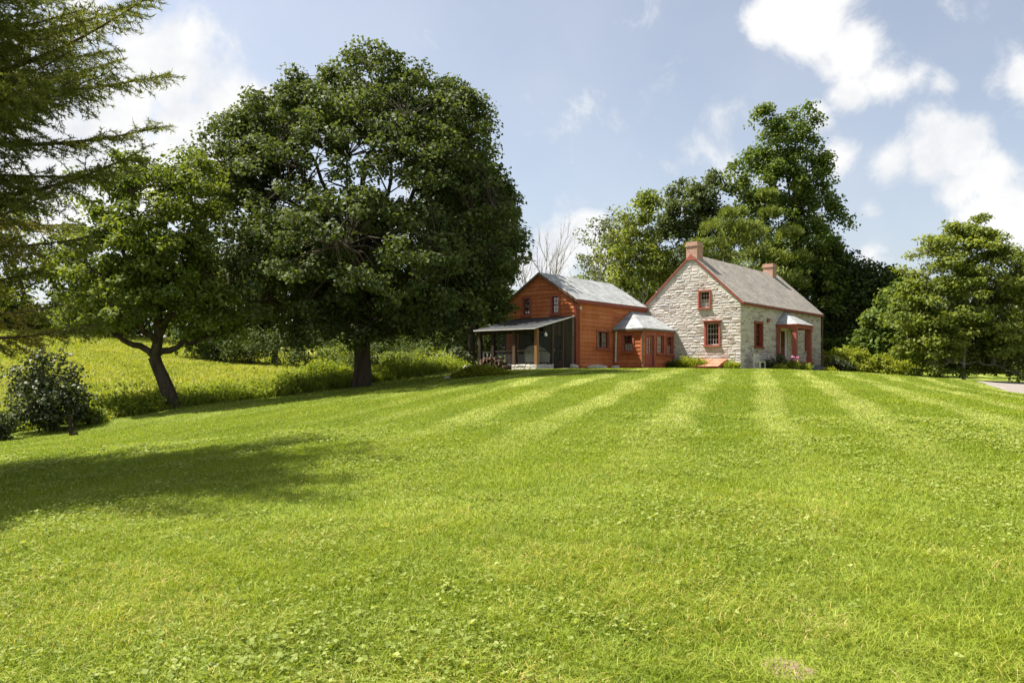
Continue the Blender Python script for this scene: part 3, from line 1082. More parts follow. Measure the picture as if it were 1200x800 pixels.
wt = lambda y: WE + (WA - WE) * max(0, 1 - abs(y - WR) / (WR - WY))
WB = 2 * WR - WY
Tg, Tl = off(T_gable(XI)), off(T_front(WY))
Tbk = off(lambda s, o, z: (s, WB + o, z))
Ten = off(lambda s, o, z: (-.03 + o, s, z))
wgh = [(7.84, 8.34, 3.33, 4.33), (10.05, 10.55, 3.33, 4.33)]
wlh = [(-5.95, -4.72, 1.28, 2.28)]
m1 = MB()
backing(m1, WY, WB, -.4, wt, [WR], wgh, Tg, .15)
backing(m1, XI, -.03, -.4, lambda x: WE, [], wlh, Tl, .15)
backing(m1, XI, -.03, -.4, lambda x: WE, [], [], Tbk, .1)
backing(m1, WY, WB, -.4, wt, [WR], [], Ten, .1)
clapboards(m1, WY, WB, .12, wt, grow(wgh, .1), Tg, breaks=[WR])
clapboards(m1, XI, -4.1, .12, lambda x: WE, grow(wlh, .1), Tl)
clapboards(m1, -4.1, -.03, 2.5, lambda x: WE, [], Tl)
clapboards(m1, XI, -.03, .12, lambda x: WE, [], Tbk)
m1.build('wall', M['clap'], wing)
r = MB()
slw = (WA - WE) / (WR - WY)
for sgn in (-1, 1):
    ye = WR + sgn * (WR - WY + .18)
    ze = WE - .18 * slw
    q = [(XI - .16, WR, WA + .1), (-.035, WR, WA + .1), (-.035, ye, ze + .1), (XI - .16, ye, ze + .1)]
    q = [tuple(np.array(c) - (OX, OY, 0)) for c in q]
    slab(r, q if sgn > 0 else [q[1], q[0], q[3], q[2]], .08)
r.build('roof', M['slate'], wing)
x0 = XI - .185
for sgn in (-1, 1):
    r = MB()
    ye = WR + sgn * (WR - WY + .19)
    ze = WE - .19 * slw
    r.prism([(x0 - OX, WR - OY, WA + .09), (x0 - OX, ye - OY, ze + .09), (x0 - OX, ye - OY, ze - .07), (x0 - OX, WR - OY, WA - .07)], (.025, 0, 0))
    r.build('rake_board', M['pipedark'], wing)
r = MB()
r.box((XI - .16 - OX, -.2, WE - .24), (-.03 - OX, -.175, WE - .04))
r.box((XI - OX, -.175, WE - .24), (-.03 - OX, -.05, WE - .21))
r.build('fascia', M['trim'], wing)
r = MB()
r.box((-.07, -.07, 0.1), (-.046, .1, WE - .1))
r.box((-.07, -.07, 0.1), (.12, -.046, WE - .25))
r.build('corner_board', M['trim'], wing)
r = MB()
r.tube([(.25, -.1, WE - .3), (.25, -.1, .3), (.28, -.22, .15)], .045, 8)
r.build('downspout', M['pipered'], wing)
for s0, s1, a, b in wgh:
    window(wing, Tg, s0, s1, a, b, 2, 4, .12, .075, .05, curtain=None)
window(wing, Tl, -5.95, -4.72, 1.28, 2.28, 4, 3, .12, .075, .06, curtain='pair', mid=False)
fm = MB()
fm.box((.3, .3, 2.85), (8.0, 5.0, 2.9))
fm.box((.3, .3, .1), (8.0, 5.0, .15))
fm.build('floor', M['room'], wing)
lm = MB()
lm.tube([Tl(XI + .25, .06, 3.62), Tl(XI + .25, .16, 3.62), Tl(XI + .25, .2, 3.5)], (.05, .05, .07), 8)
lm.build('wall_lamp', M['white'], wing)
# low stones along the foundation are their own things further down

# ---- entry annex between the two
ann = empty('entry_annex', (*hw(-4.1, 4.55), BZ), 'low rust orange entry annex with hipped grey roof between wing and stone house', 'entry annex', TH)
OX, OY = -4.1, 4.55
Ta, Tc = off(T_gable(-4.1)), off(T_front(4.55))
et = lambda s: 2.42
ah = [(5.2, 5.85, 1.1, 2.05)]
ch = [(-3.68, -2.62, 0.12, 2.12), (-2.28, -1.42, .98, 2.1), (-1.02, -.22, .92, 2.08)]
m1 = MB()
backing(m1, 4.55, WY - .046, -.4, et, [], ah, Ta, .12)
backing(m1, -4.1, -.07, -.4, et, [], ch, Tc, .12)
clapboards(m1, 4.55, WY - .05, .12, et, grow(ah, .1), Ta)
clapboards(m1, -4.1, -.07, .12, et, [(-3.78, -2.52, 0, 2.25)] + grow(ch[1:], .1), Tc)
m1.build('wall', M['clap'], ann)
r = MB()
e = 2.5
A = [(-4.3, 4.35, e), (-.07, 4.35, e), (-.07, WY - .05, 3.74), (-2.02, WY - .05, 3.74)]
B = [(-4.3, WY - .05, e), (-4.3, 4.35, e), (-2.02, WY - .05, 3.74)]
fix = lambda P_: [tuple(np.array(c) - (OX, OY, 0)) for c in P_]
r.poly(fix(A))
r.poly(fix(B))
r.poly(fix([(-4.3, 4.35, e - .07), (-.07, 4.35, e - .07), (-.07, 4.35, e), (-4.3, 4.35, e)]))
r.poly(fix([(-4.3, WY - .05, e - .07), (-4.3, 4.35, e - .07), (-4.3, 4.35, e), (-4.3, WY - .05, e)]))
r.poly(fix([(-4.3, 4.35, e - .07), (-4.3, WY - .05, e - .07), (-.07, WY - .05, e - .07), (-.07, 4.35, e - .07)]))
r.build('roof', M['slate'], ann)
r = MB()
r.box((-.19, -.19, e - .16), (4.03, -.165, e - .072))
r.box((-.19, -.165, e - .16), (-.165, 2.0, e - .072))
r.build('fascia', M['pipedark'], ann)
r = MB()
r.box((-.06, -.06, 0.1), (.07, -.046, 2.33))
r.box((-.06, -.046, 0.1), (-.047, .07, 2.33))
r.build('corner_board', M['clap'], ann)
r = MB()
r.tube([(-.02, -.1, 2.4), (-.09, -.09, 2.2), (-.09, -.09, .25), (-.25, -.15, .12)], .05, 8)
r.build('downspout', M['pipedark'], ann)
r = MB()
r.tube([(-.1, 1.72, 2.45), (-.1, 1.78, 2.3), (-.1, 1.82, .6), (-.12, 1.82, .4)], .055, 8)
r.build('downspout', M['metal'], ann)
window(ann, Ta, 5.2, 5.85, 1.1, 2.05, 3, 4, .12, .075, .05, curtain='half')
window(ann, Tc, -2.28, -1.42, .98, 2.1, 2, 4, .1, .075, .05, curtain='full', sash='trimpale')
window(ann, Tc, -1.02, -.22, .92, 2.08, 2, 4, .1, .075, .05, curtain='half', sash='trimpale')
d = MB()
d.box((-3.6, -.1, .14), (-2.7, -.05, .95), Tc)
for a, b in ((-3.6, -3.42), (-2.88, -2.7)):
    d.box((a, -.1, .95), (b, -.05, 2.06), Tc)
d.box((-3.42, -.1, 1.92), (-2.88, -.05, 2.06), Tc)
for z in (1.2, 1.45, 1.7):
    d.box((-3.42, -.095, z - .02), (-2.88, -.055, z + .02), Tc)
d.box((-3.17, -.094, .95), (-3.13, -.056, 1.92), Tc)
dr = d.build('door', M['trimpale'], ann)
g = MB()
g.poly([Tc(-3.42, -.08, .95), Tc(-2.88, -.08, .95), Tc(-2.88, -.08, 1.92), Tc(-3.42, -.08, 1.92)])
g.build('pane', M['glass'], dr)
g = MB()
for i in range(12):
    a, b = -3.42 + .045 * i, -3.42 + .045 * (i + 1)
    g.poly([Tc(a, -.13 - .015 * (i % 2), .95), Tc(b, -.13 - .015 * ((i + 1) % 2), .95), Tc(b, -.13 - .015 * ((i + 1) % 2), 1.92), Tc(a, -.13 - .015 * (i % 2), 1.92)])
g.build('curtain', M['curtain'], dr)
g = MB()
g.tube([Tc(-2.76, -.05, 1.05), Tc(-2.76, .01, 1.05), Tc(-2.82, .015, 1.05)], .02, 6)
g.build('handle', M['metal'], dr)
g = MB()
g.box((-3.78, -.02, .1), (-3.61, .06, 2.25), Tc)
g.box((-2.69, -.02, .1), (-2.52, .06, 2.25), Tc)
g.box((-3.61, -.02, 2.07), (-2.69, .06, 2.25), Tc)
g.build('door_frame', M['trimpale'], ann)

# ---- screened porch, leaning on the wing's gable
PX, PY0, PY1 = -11.75, 6.78, 10.95
por = empty('screened_porch', (*hw(PX, PY0), BZ), 'dark screened lean-to porch with charcoal roof on the wing gable', 'porch', TH)
OX, OY = PX, PY0
r = MB()
q = fix([(XI - .05, PY1 + .25, 3.12), (XI - .05, PY0 - .12, 3.12), (PX - .3, PY0 - .12, 2.26), (PX - .3, PY1 + .25, 2.26)])
slab(r, q, .05)
r.build('roof', M['darkroof'], por)
r = MB()
L_ = fix([(XI - .05, PY0 - .15, 3.13), (PX - .33, PY0 - .15, 2.255), (PX - .33, PY0 - .15, 2.19), (XI - .05, PY0 - .15, 3.065)])
r.prism(L_, (0, .028, 0))
r.box((-.33, -.122, 2.19), (-.302, PY1 - PY0 + .27, 2.255))
r.build('roof_edge', M['metal'], por)
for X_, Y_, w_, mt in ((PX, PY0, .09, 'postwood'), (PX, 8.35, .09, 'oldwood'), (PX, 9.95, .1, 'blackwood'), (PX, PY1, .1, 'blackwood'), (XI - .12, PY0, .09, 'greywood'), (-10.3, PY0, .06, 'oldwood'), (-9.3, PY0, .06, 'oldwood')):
    p = MB()
    x, y = X_ - OX, Y_ - OY
    top = 2.2 + (X_ - PX) / (XI - PX) * .82
    p.box((x - w_, y - w_, -.2), (x + w_, y + w_, top))
    p.build('post', M[mt], por)
p = MB()
p.box((-.07, .1, 1.98), (.05, PY1 - PY0 - .1, 2.16))
p.box((-.045, .095, .98), (.035, 3.07, 1.04))
p.box((.1, -.05, .98), (1.39, .04, 1.04))
p.box((.095, -.05, 1.98), (3.35, .045, 2.1))
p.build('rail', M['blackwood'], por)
for (a, b) in (((0, .1), (0, 1.47)), ((0, 1.68), (0, 3.06))):
    p = MB()
    p.poly([(a[0], a[1], .3), (b[0], b[1], .3), (b[0], b[1], 1.98), (a[0], a[1], 1.98)])
    p.build('screen', M['screen'], por)
p = MB()
p.poly([(.1, 0, .3), (1.38, 0, .3), (1.38, 0, 2.0), (.1, 0, 2.0)])
p.build('screen', M['screen'], por)
p = MB()
p.box((1.52, -.04, .12), (1.62, .02, 1.97)); p.box((2.28, -.04, .12), (2.38, .02, 1.97))
p.box((1.62, -.04, .12), (2.28, .02, .45)); p.box((1.62, -.04, 1.0), (2.28, .02, 1.1)); p.box((1.62, -.04, 1.87), (2.28, .02, 1.97))
sdoor = p.build('door', M['blackwood'], por)
p = MB()
p.poly([(1.62, -.01, .45), (2.28, -.01, .45), (2.28, -.01, 1.87), (1.62, -.01, 1.87)])
p.build('screen', M['screen'], sdoor)
p = MB()
p.tube([(1.57, -.045, 1.0), (1.57, -.09, 1.0), (1.57, -.09, 1.12), (1.57, -.045, 1.12)], .012, 6)
p.build('handle', M['metal'], sdoor)
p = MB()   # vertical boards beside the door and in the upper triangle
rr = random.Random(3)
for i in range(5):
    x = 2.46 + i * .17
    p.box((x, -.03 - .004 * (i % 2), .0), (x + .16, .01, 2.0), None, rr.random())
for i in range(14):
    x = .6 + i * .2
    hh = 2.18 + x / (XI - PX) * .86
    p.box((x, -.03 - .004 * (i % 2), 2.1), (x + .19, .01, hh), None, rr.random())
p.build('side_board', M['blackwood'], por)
p = MB()
p.box((.0, .0, .2), (3.45, PY1 - PY0, .27))
p.build('floor', M['greywood'], por)
p = MB()
rs = random.Random(8)
pl = MB()
stone2 = MB()
masonry(stone2, -.1, 1.7, -.3, lambda s: .27, [], lambda s, o, z: (-.11 - o, s, z), .35, .7)
masonry(stone2, -.1, 1.45, -.3, lambda s: .268, [], lambda s, o, z: (s, -.11 - o, z), .35, .7)
stone2.box((-.105, -.105, -.4), (1.45, 1.7, .195))
stone2.build('plinth', M['rock'], por)
p = MB()
p.box((1.6, -.55, -.3), (2.35, -.12, .06))
p.build('step', M['rock'], por)
p = MB()
th_ = np.linspace(0, 2 * pi, 12)
for zz, r0, r1 in ((1.86, .02, .075), (1.8, .075, .085), (1.73, .085, .05)):
    pass
p.tube([(.55, -.02 - .2, 2.06), (.55, -.22, 2.0), (.55, -.22, 1.96), (.55, -.22, 1.9), (.55, -.22, 1.84), (.55, -.22, 1.8)], (.02, .03, .08, .1, .085, .03), 10)
p.build('porch_lamp', M['white'], por, True)
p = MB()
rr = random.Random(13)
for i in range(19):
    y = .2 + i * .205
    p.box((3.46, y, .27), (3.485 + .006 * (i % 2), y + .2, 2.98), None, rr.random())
p.build('shade_lining', M['blackwood'], por)  # lining added and coloured dark for the deep shade inside the porch
# back wall of the porch: open left end; white bars stand in for its bright framed openings
p = MB()
for i in range(9):
    p.box((.25 + i * .34, PY1 - PY0 - .03, .27), (.31 + i * .34, PY1 - PY0 + .03, .95))
p.box((.1, PY1 - PY0 - .05, .95), (3.3, PY1 - PY0 + .05, 1.02))
p.box((.1, PY1 - PY0 - .04, .3), (3.3, PY1 - PY0 + .04, .36))
p.build('opening_bars', M['white'], por)


# ---------------------------------------------------------------- foliage
def leaf_quads(pos, axis_, nrm, L, Wd, fold=0.22):
    """diamond leaves folded along the midrib"""
    n = len(pos)
    side = unit(np.cross(nrm, axis_))
    up = np.cross(axis_, side)
    L = np.broadcast_to(L, (n,))[:, None]
    Wd = np.broadcast_to(Wd, (n,))[:, None]
    p0 = pos
    p1 = pos + axis_ * L * 0.42 + side * Wd * .5 + up * Wd * fold
    p2 = pos + axis_ * L
    p3 = pos + axis_ * L * 0.42 - side * Wd * .5 + up * Wd * fold
    return np.stack([p0, p1, p2, p3], 1)


def cluster_leaves(cen, rad, n, L, Wd, flat=0.7, up=0.7, outw=0.5, droop=0.25, g=None, hollow=2.2, origin=None):
    """n leaves round each cluster centre; returns corners and tones"""
    g = g or rng
    N = len(cen)
    c = np.repeat(cen, n, 0)
    r = np.repeat(np.broadcast_to(rad, (N,)), n)
    d = unit(g.normal(size=(N * n, 3)))
    rr = r * g.random(N * n) ** (1 / hollow)
    off_ = d * rr[:, None]
    off_[:, 2] *= flat
    pos = c + off_
    nrm = unit(g.normal(size=(N * n, 3)) * 0.55 + d * outw + np.array([0, 0, up]))
    ax = unit(np.cross(nrm, g.normal(size=(N * n, 3))) + np.array([0, 0, -droop]))
    s = 0.7 + 0.6 * g.random(N * n)
    V_ = leaf_quads(pos, ax, nrm, L * s, Wd * s)
    tone = np.repeat(g.random(N) * 0.45, n) + g.random(N * n) * 0.55
    return V_, tone


def env_points(envs, n, g, shell=0.55, bottom=-0.75):
    """cluster centres spread through a union of ellipsoids, denser towards their skins"""
    E = np.array(envs, float)
    w = (E[:, 3] * E[:, 4] + E[:, 3] * E[:, 5] + E[:, 4] * E[:, 5])
    w /= w.sum()
    k_ = g.choice(len(E), n, p=w)
    d = unit(g.normal(size=(n, 3)))
    lo = d[:, 2] < bottom
    d[lo, 2] *= -1
    rr = shell + (1 - shell) * g.random(n) ** 0.6
    inner = g.random(n) < 0.1
    rr[inner] *= g.random(inner.sum()) ** .5
    return E[k_, :3] + d * rr[:, None] * E[k_, 3:]


def skeleton(mb, base, fork_h, r0, cen, g, nlimb=11, lean=(0, 0), leader=0.75, twig=0.02, sides=8, flare=1.5, limb_r=0.42, share=1.0, wob=0.05):
    """trunk, limbs and the thin branches that carry the leaf clusters"""
    base = np.array(base, float)
    top = cen[:, 2].max()
    H_ = top - base[2]
    mid = np.array([np.median(cen[:, 0]), np.median(cen[:, 1])])
    fork = base + np.array([lean[0], lean[1], fork_h])
    lead = np.array([mid[0] * .7 + fork[0] * .3, mid[1] * .7 + fork[1] * .3, base[2] + H_ * leader])
    t = np.linspace(0, 1, 9)[:, None]
    pa = base + np.array([0, 0, -.4])
    path1 = pa * (1 - t) + fork * t + np.array([1, .6, 0]) * np.sin(t * 5) * wob * r0
    rad1 = r0 * (1 + (flare - 1) * np.exp(-t[:, 0] * 6)) * (1 - .18 * t[:, 0])
    i0 = len(mb.v)
    mb.tube(path1, rad1, 14, cap=False)
    for q_ in range(i0, len(mb.v)):
        ri, ai = divmod(q_ - i0, 14)
        c_ = path1[ri]
        f_ = 1 + (.07 + .22 * math.exp(-ri * .9)) * sin(ai * 2 * pi / 14 * 4 + ri * .35 + r0 * 9) + .05 * sin(ai * 5.1 + ri * 1.3)
        mb.v[q_] = tuple(c_ + (np.array(mb.v[q_]) - c_) * f_)
    t2 = np.linspace(0, 1, 10)[:, None]
    path2 = fork * (1 - t2) + lead * t2 + np.array([.5, .3, 0]) * np.sin(t2 * 7) * .25
    rad2 = r0 * .8 * (1 - t2[:, 0] * .88)
    mb.tube(path2, rad2, sides)
    smp = [path2]
    srad = [rad2]
    # far apart limb tips
    tips = [int(g.integers(len(cen)))]
    dd = np.linalg.norm(cen - cen[tips[0]], axis=1)
    for _ in range(nlimb - 1):
        j = int(dd.argmax())
        tips.append(j)
        dd = np.minimum(dd, np.linalg.norm(cen - cen[j], axis=1))
    for j in tips:
        e = cen[j]
        hrel = np.clip((e[2] - fork[2]) / max(.1, lead[2] - fork[2]), 0, 1)
        q = min(0.85, max(0.0, hrel * .55 + g.uniform(-.12, .08)))
        st = path2[int(q * 9)]
        c1 = st + (e - st) * .45 + np.array([0, 0, (.16 - .17 * hrel) * np.linalg.norm(e - st)])
        tt = np.linspace(0, 1, 12)[:, None]
        pth = st * (1 - tt) ** 2 + 2 * c1 * tt * (1 - tt) + e * tt ** 2
        pth[1:-1] += g.normal(size=(10, 3)) * .06 * np.linalg.norm(e - st) / 4
        rl = r0 * limb_r * (1 - .5 * q)
        rd = rl * (1 - tt[:, 0] * .85)
        mb.tube(pth, rd, sides - 2)
        smp.append(pth[3:])
        srad.append(rd[3:])
    SP = np.concatenate(smp)
    SRD = np.concatenate(srad)
    for c in cen:
        if g.random() > share: continue
        dv = c - SP
        cost = np.linalg.norm(dv, axis=1) + np.where(dv[:, 2] < 0, 1.0, 0) * .8
        j = int(cost.argmin())
        s_ = SP[j]
        m_ = (s_ + c) / 2 + np.array([0, 0, .12 * np.linalg.norm(c - s_)]) + g.normal(size=3) * .08
        r_ = min(SRD[j] * .7, twig * (1.2 + .35 * np.linalg.norm(c - s_)))
        mb.tube([s_, m_, c], [r_, r_ * .7, r_ * .3], 4, cap=False)


def penv(d, items):
    """crown lobes given as they look from the lawn, turned into metres at distance d"""
    out = []
    for it in items:
        u, v, ru, rv = it[:4]
        dy = it[4] if len(it) > 4 else 0.0
        ry = it[5] if len(it) > 5 else ru * d / F
        D_ = d + dy
        out.append((px(u, D_), D_, EYE + (HZ - v) / F * D_, ru / F * D_, ry, rv / F * D_))
    return out


def tree(name, label, cat, base, envs, ncl, crad, nleaf, L, Wd, leafmat, r0, fork_h, bark='bark', group=None, seed=1, lean=(0, 0), flat=.7, up=.7,
         droop=.25, shell=.55, bottom=-.75, nlimb=11, leader=.75, outw=.5, twig=.02, extra=None, zbase=None, limb_r=.42, share=1.0, trim=None):
    g = np.random.default_rng(seed)
    zb = H(*base) if zbase is None else zbase
    root = empty(name, (base[0], base[1], zb), label, cat, 0, group)
    o = np.array([base[0], base[1], zb])
    cen = env_points(envs, ncl, g, shell, bottom)
    cen[:, 2] = np.maximum(cen[:, 2], hgt(cen[:, 0], cen[:, 1]) + crad * .6)
    mb = MB()
    skeleton(mb, o, fork_h, r0, cen, g, nlimb, lean, leader, twig, limb_r=limb_r, share=share)
    mb.v = [tuple(np.array(v) - o) for v in mb.v]
    mb.build('trunk', M[bark], root, True)
    cr = crad * (0.7 + .6 * g.random(len(cen)))
    V_, tone = cluster_leaves(cen, cr, nleaf, L, Wd, flat, up, outw, droop, g)
    if extra is not None:
        V2, t2 = extra(g)
        V_ = np.concatenate([V_, V2])
        tone = np.concatenate([tone, t2])
    np_mesh('crown', V_ - o, 4, tone, M[leafmat], root)
    return root


def shrub(name, label, cat, x, y, rx, ry, h, n, L, Wd, leafmat, group=None, seed=1, up=.6, bark='bark', crad=None, low=.12, nleaf=40, flat=.8, droop=.2):
    g = np.random.default_rng(seed)
    zb = H(x, y)
    root = empty(name, (x, y, zb), label, cat, 0, group)
    envs = [(0, 0, h * .5, rx, ry, h * .5), (rx * .25, 0, h * .35, rx * .8, ry * .8, h * .38), (-rx * .3, 0, h * .4, rx * .7, ry * .7, h * .4)]
    cen = env_points(envs, n, g, .45, -.9)
    crad = crad or min(rx, h) * .28
    cen[:, 2] = np.maximum(cen[:, 2], crad * low)
    mb = MB()
    for i in range(7):
        e = cen[int(g.integers(n))]
        s_ = np.array([g.normal() * .12 * rx, g.normal() * .12 * ry, -.1])
        mb.tube([s_, s_ * .5 + e * .5 + np.array([0, 0, .1 * h]), e], [.03, .022, .008], 5)
    mb.build('stem', M[bark], root, True)
    V_, tone = cluster_leaves(cen, crad * (.7 + .6 * g.random(n)), nleaf, L, Wd, flat, up, .5, droop, g)
    np_mesh('foliage', V_, 4, tone, M[leafmat], root)
    return root


# the big maple
tree('maple_tree', 'huge round dark green maple left of the porch', 'tree', (px(423, 36.5), 36.5),
     penv(36.5, [(428, 255, 168, 148, 0, 6.6), (436, 104, 62, 42, 0, 2.8), (345, 155, 62, 52, 0, 3.4), (525, 170, 60, 62, 0, 3.4), (280, 200, 46, 66, 0, 2.6),
               (283, 295, 54, 80, .5, 3.6), (350, 335, 78, 72, -2.5, 4.5), (376, 128, 58, 42, 0, 3.0), (496, 130, 58, 42, 0, 3.0), (310, 240, 70, 80, 0, 3.6), (560, 278, 55, 84, 0, 3.8), (505, 340, 72, 62, -2, 4.6), (430, 310, 120, 80, -3.0, 6.0), (560, 345, 40, 46, 0, 2.8), (440, 360, 70, 42, 2.0, 5), (380, 388, 50, 26, -3, 2.2), (490, 388, 50, 24, -2.5, 2.2)]),
     1650, .62, 88, .165, .15, 'maple', .41, 2.3, seed=4, nlimb=20, leader=.7, shell=.74, up=.75, flat=.6, lean=(.1, 0), twig=.02, bottom=-.6, limb_r=.55)

# leaning tree at the bed edge
tree('leaning_tree', 'leaning broad leaved tree with a crooked forked trunk beside the meadow', 'tree', (px(208, 30.5), 30.5),
     penv(30.5, [(190, 255, 58, 72, 0, 2.4), (150, 230, 55, 55, .5, 2), (222, 225, 36, 48, .5, 1.8), (120, 320, 52, 55, 0, 2.2), (215, 335, 62, 62, 0, 2.4), (160, 355, 55, 42, -.5, 2.2),
                 (110, 375, 34, 30, 0, 1.4), (255, 370, 36, 45, .5, 1.8), (185, 300, 60, 50, -.5, 2.4)]),
     360, .52, 80, .19, .115, 'lean', .27, 2.0, seed=9, nlimb=13, lean=(-.95, .1), leader=.7, shell=.5, up=.7, flat=.6, twig=.02, limb_r=.6)

# woods behind the maple and the meadow
WOODS = [
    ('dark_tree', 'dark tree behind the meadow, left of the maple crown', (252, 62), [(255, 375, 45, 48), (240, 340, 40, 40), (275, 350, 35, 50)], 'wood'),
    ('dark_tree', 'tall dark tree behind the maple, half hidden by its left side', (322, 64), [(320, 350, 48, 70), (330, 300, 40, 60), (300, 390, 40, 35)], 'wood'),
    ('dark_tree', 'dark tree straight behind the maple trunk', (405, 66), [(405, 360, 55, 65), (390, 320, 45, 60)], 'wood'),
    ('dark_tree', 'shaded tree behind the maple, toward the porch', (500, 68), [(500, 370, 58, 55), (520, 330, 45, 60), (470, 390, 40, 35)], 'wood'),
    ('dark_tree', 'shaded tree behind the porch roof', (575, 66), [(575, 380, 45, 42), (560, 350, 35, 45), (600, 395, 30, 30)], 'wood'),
    ('dark_tree', 'dark tree hidden behind the maple, added to shade the porch', (553, 48.5), [(548, 235, 48, 50), (560, 290, 46, 60), (540, 330, 40, 50)], 'wood'),  # unseen tree, added to throw shade on porch and wing roof
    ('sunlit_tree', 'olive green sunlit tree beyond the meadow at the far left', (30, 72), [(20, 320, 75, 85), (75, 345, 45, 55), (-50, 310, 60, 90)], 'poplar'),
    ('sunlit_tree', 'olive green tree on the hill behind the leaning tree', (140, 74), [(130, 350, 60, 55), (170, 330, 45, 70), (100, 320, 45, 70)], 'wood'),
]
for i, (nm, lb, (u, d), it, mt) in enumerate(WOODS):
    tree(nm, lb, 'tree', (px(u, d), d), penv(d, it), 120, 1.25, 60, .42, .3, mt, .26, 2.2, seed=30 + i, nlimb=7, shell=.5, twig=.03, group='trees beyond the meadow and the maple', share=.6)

# bare trees behind the wing
def bare(u, d, lean_, h, seed, label):
    g = np.random.default_rng(seed)
    x = px(u, d)
    zb = H(x, d)
    root = empty('bare_tree', (x, d, zb), label, 'tree', 0, 'bare trees behind the wing')
    mb = MB()

    def grow_(p, dirv_, L_, r, depth):
        n = 6
        path = [p]
        q = p.copy()
        dv = dirv_.copy()
        for _ in range(n - 1):
            dv = unit(dv + g.normal(size=3) * .1 + np.array([0, 0, .04]))
            q = q + dv * L_ / (n - 1)
            path.append(q)
        path = np.array(path)
        mb.tube(path, np.linspace(r, r * .5, n), 6 if depth < 2 else 4)
        if depth >= 4: return
        for _ in range((6, 4, 3, 2)[depth]):
            j = int(g.integers(2, n))
            nd = unit(dv * .8 + g.normal(size=3) * np.array([.42, .42, .2]) + np.array([0, 0, .45]))
            grow_(path[j], nd, L_ * g.uniform(.38, .6), r * .42, depth + 1)
        grow_(path[-1], unit(dv + g.normal(size=3) * .15), L_ * .55, r * .5, depth + 1)
    grow_(np.array([0, 0, -.3]), unit(np.array([lean_, 0, 1.0])), h * .62, .12, 0)
    mb.build('trunk', M['greybark'], root, True)


bare(632, 64, .0, 10.2, 3, 'tall bare grey tree behind the wing, nearest the maple')
bare(655, 67, .04, 9.6, 8, 'second bare grey tree behind the wing roof')
bare(622, 70, -.03, 9.6, 12, 'smaller bare grey tree just behind the wing gable')

# trees behind the two roofs
tree('thin_tree', 'thin grey green tree with sparse leaves behind the wing roof', 'tree', (px(700, 66), 66), penv(66, [(702, 285, 24, 32), (715, 265, 20, 22), (690, 318, 22, 22)]),
     42, .75, 34, .24, .15, 'birch', .12, 4.0, 'palebark', seed=51, nlimb=7, shell=.4, twig=.03)
tree('poplar_tree', 'tall light green poplar with pale stems behind the annex', 'tree', (px(752, 68), 68), penv(68, [(750, 265, 24, 34), (745, 310, 36, 48), (765, 330, 30, 45), (758, 245, 14, 18)]),
     110, .85, 75, .28, .2, 'poplar', .15, 4.0, 'palebark', seed=52, nlimb=8, shell=.5, twig=.03)
tree('poplar_tree', 'yellowish green poplar behind the ridge of the wing', 'tree', (px(716, 72), 72), penv(72, [(715, 320, 28, 42), (722, 290, 22, 30), (735, 345, 30, 30), (690, 345, 25, 24)]),
     80, .9, 75, .28, .2, 'poplar', .15, 4.0, 'palebark', seed=53, nlimb=8, shell=.5, twig=.03)
tree('dark_maple', 'dark round topped tree behind the left chimney', 'tree', (px(803, 72), 72), penv(72, [(805, 258, 34, 48), (835, 235, 28, 32), (790, 300, 34, 50), (820, 300, 40, 50), (775, 345, 30, 35)]),
     190, .95, 80, .3, .24, 'maple', .25, 4.0, seed=54, nlimb=9, shell=.6, twig=.03)

# white pine: layered plumes
def plumes(d, rows):
    def f(g):
        Vs, ts = [], []
        for u, v, du, w in rows:
            c0 = np.array([px(u, d), d + g.uniform(-1.5, 1.5), EYE + (HZ - v) / F * d])
            n = 950
            t = g.random(n)
            spread = du / F * d
            tilt = g.uniform(-.35, .35)
            lump = .16 * np.sin(t * g.uniform(9, 15) + g.random() * 6)
            p = c0 + np.stack([(t - .5) * 2 * spread, g.normal(size=n) * spread * .5, (-.3 * (t * 2 - 1) ** 2 + tilt * (t - .5) + lump + g.normal(size=n) * .2) * spread * w], -1)
            ax = unit(np.stack([np.sign(t - .5) * .5 + g.normal(size=n) * .5, g.normal(size=n) * .6, .5 + g.random(n) * .6], -1))
            nr_ = unit(g.normal(size=(n, 3)) + np.array([0, -.3, .8]))
            Vs.append(leaf_quads(p, ax, nr_, .42 * (.6 + .7 * g.random(n)), .09, .1))
            ts.append(.25 + g.random(n) * .5 + g.random() * .25)
        return np.concatenate(Vs), np.concatenate(ts)
    return f


tree('white_pine', 'yellow green pine with layered plume branches behind the stone roof ridge', 'tree', (px(862, 67), 67), penv(67, [(862, 300, 38, 50), (860, 345, 50, 40)]),
     70, 1.0, 55, .34, .1, 'pine', .28, 5.0, seed=55, nlimb=9, shell=.4, twig=.03, flat=.4,
     extra=plumes(65.5, [(858, 250, 14, .9), (842, 264, 18, .8), (874, 268, 18, .9), (858, 283, 30, .6), (838, 300, 26, .6), (885, 298, 30, .6), (865, 318, 40, .5), (840, 330, 34, .5), (895, 326, 34, .5), (905, 300, 20, .6), (920, 330, 26, .5),
                       (918, 276, 12, .9), (905, 248, 11, .9), (927, 303, 13, .8), (893, 232, 9, .9), (822, 285, 18, .6), (828, 318, 26, .5)]))


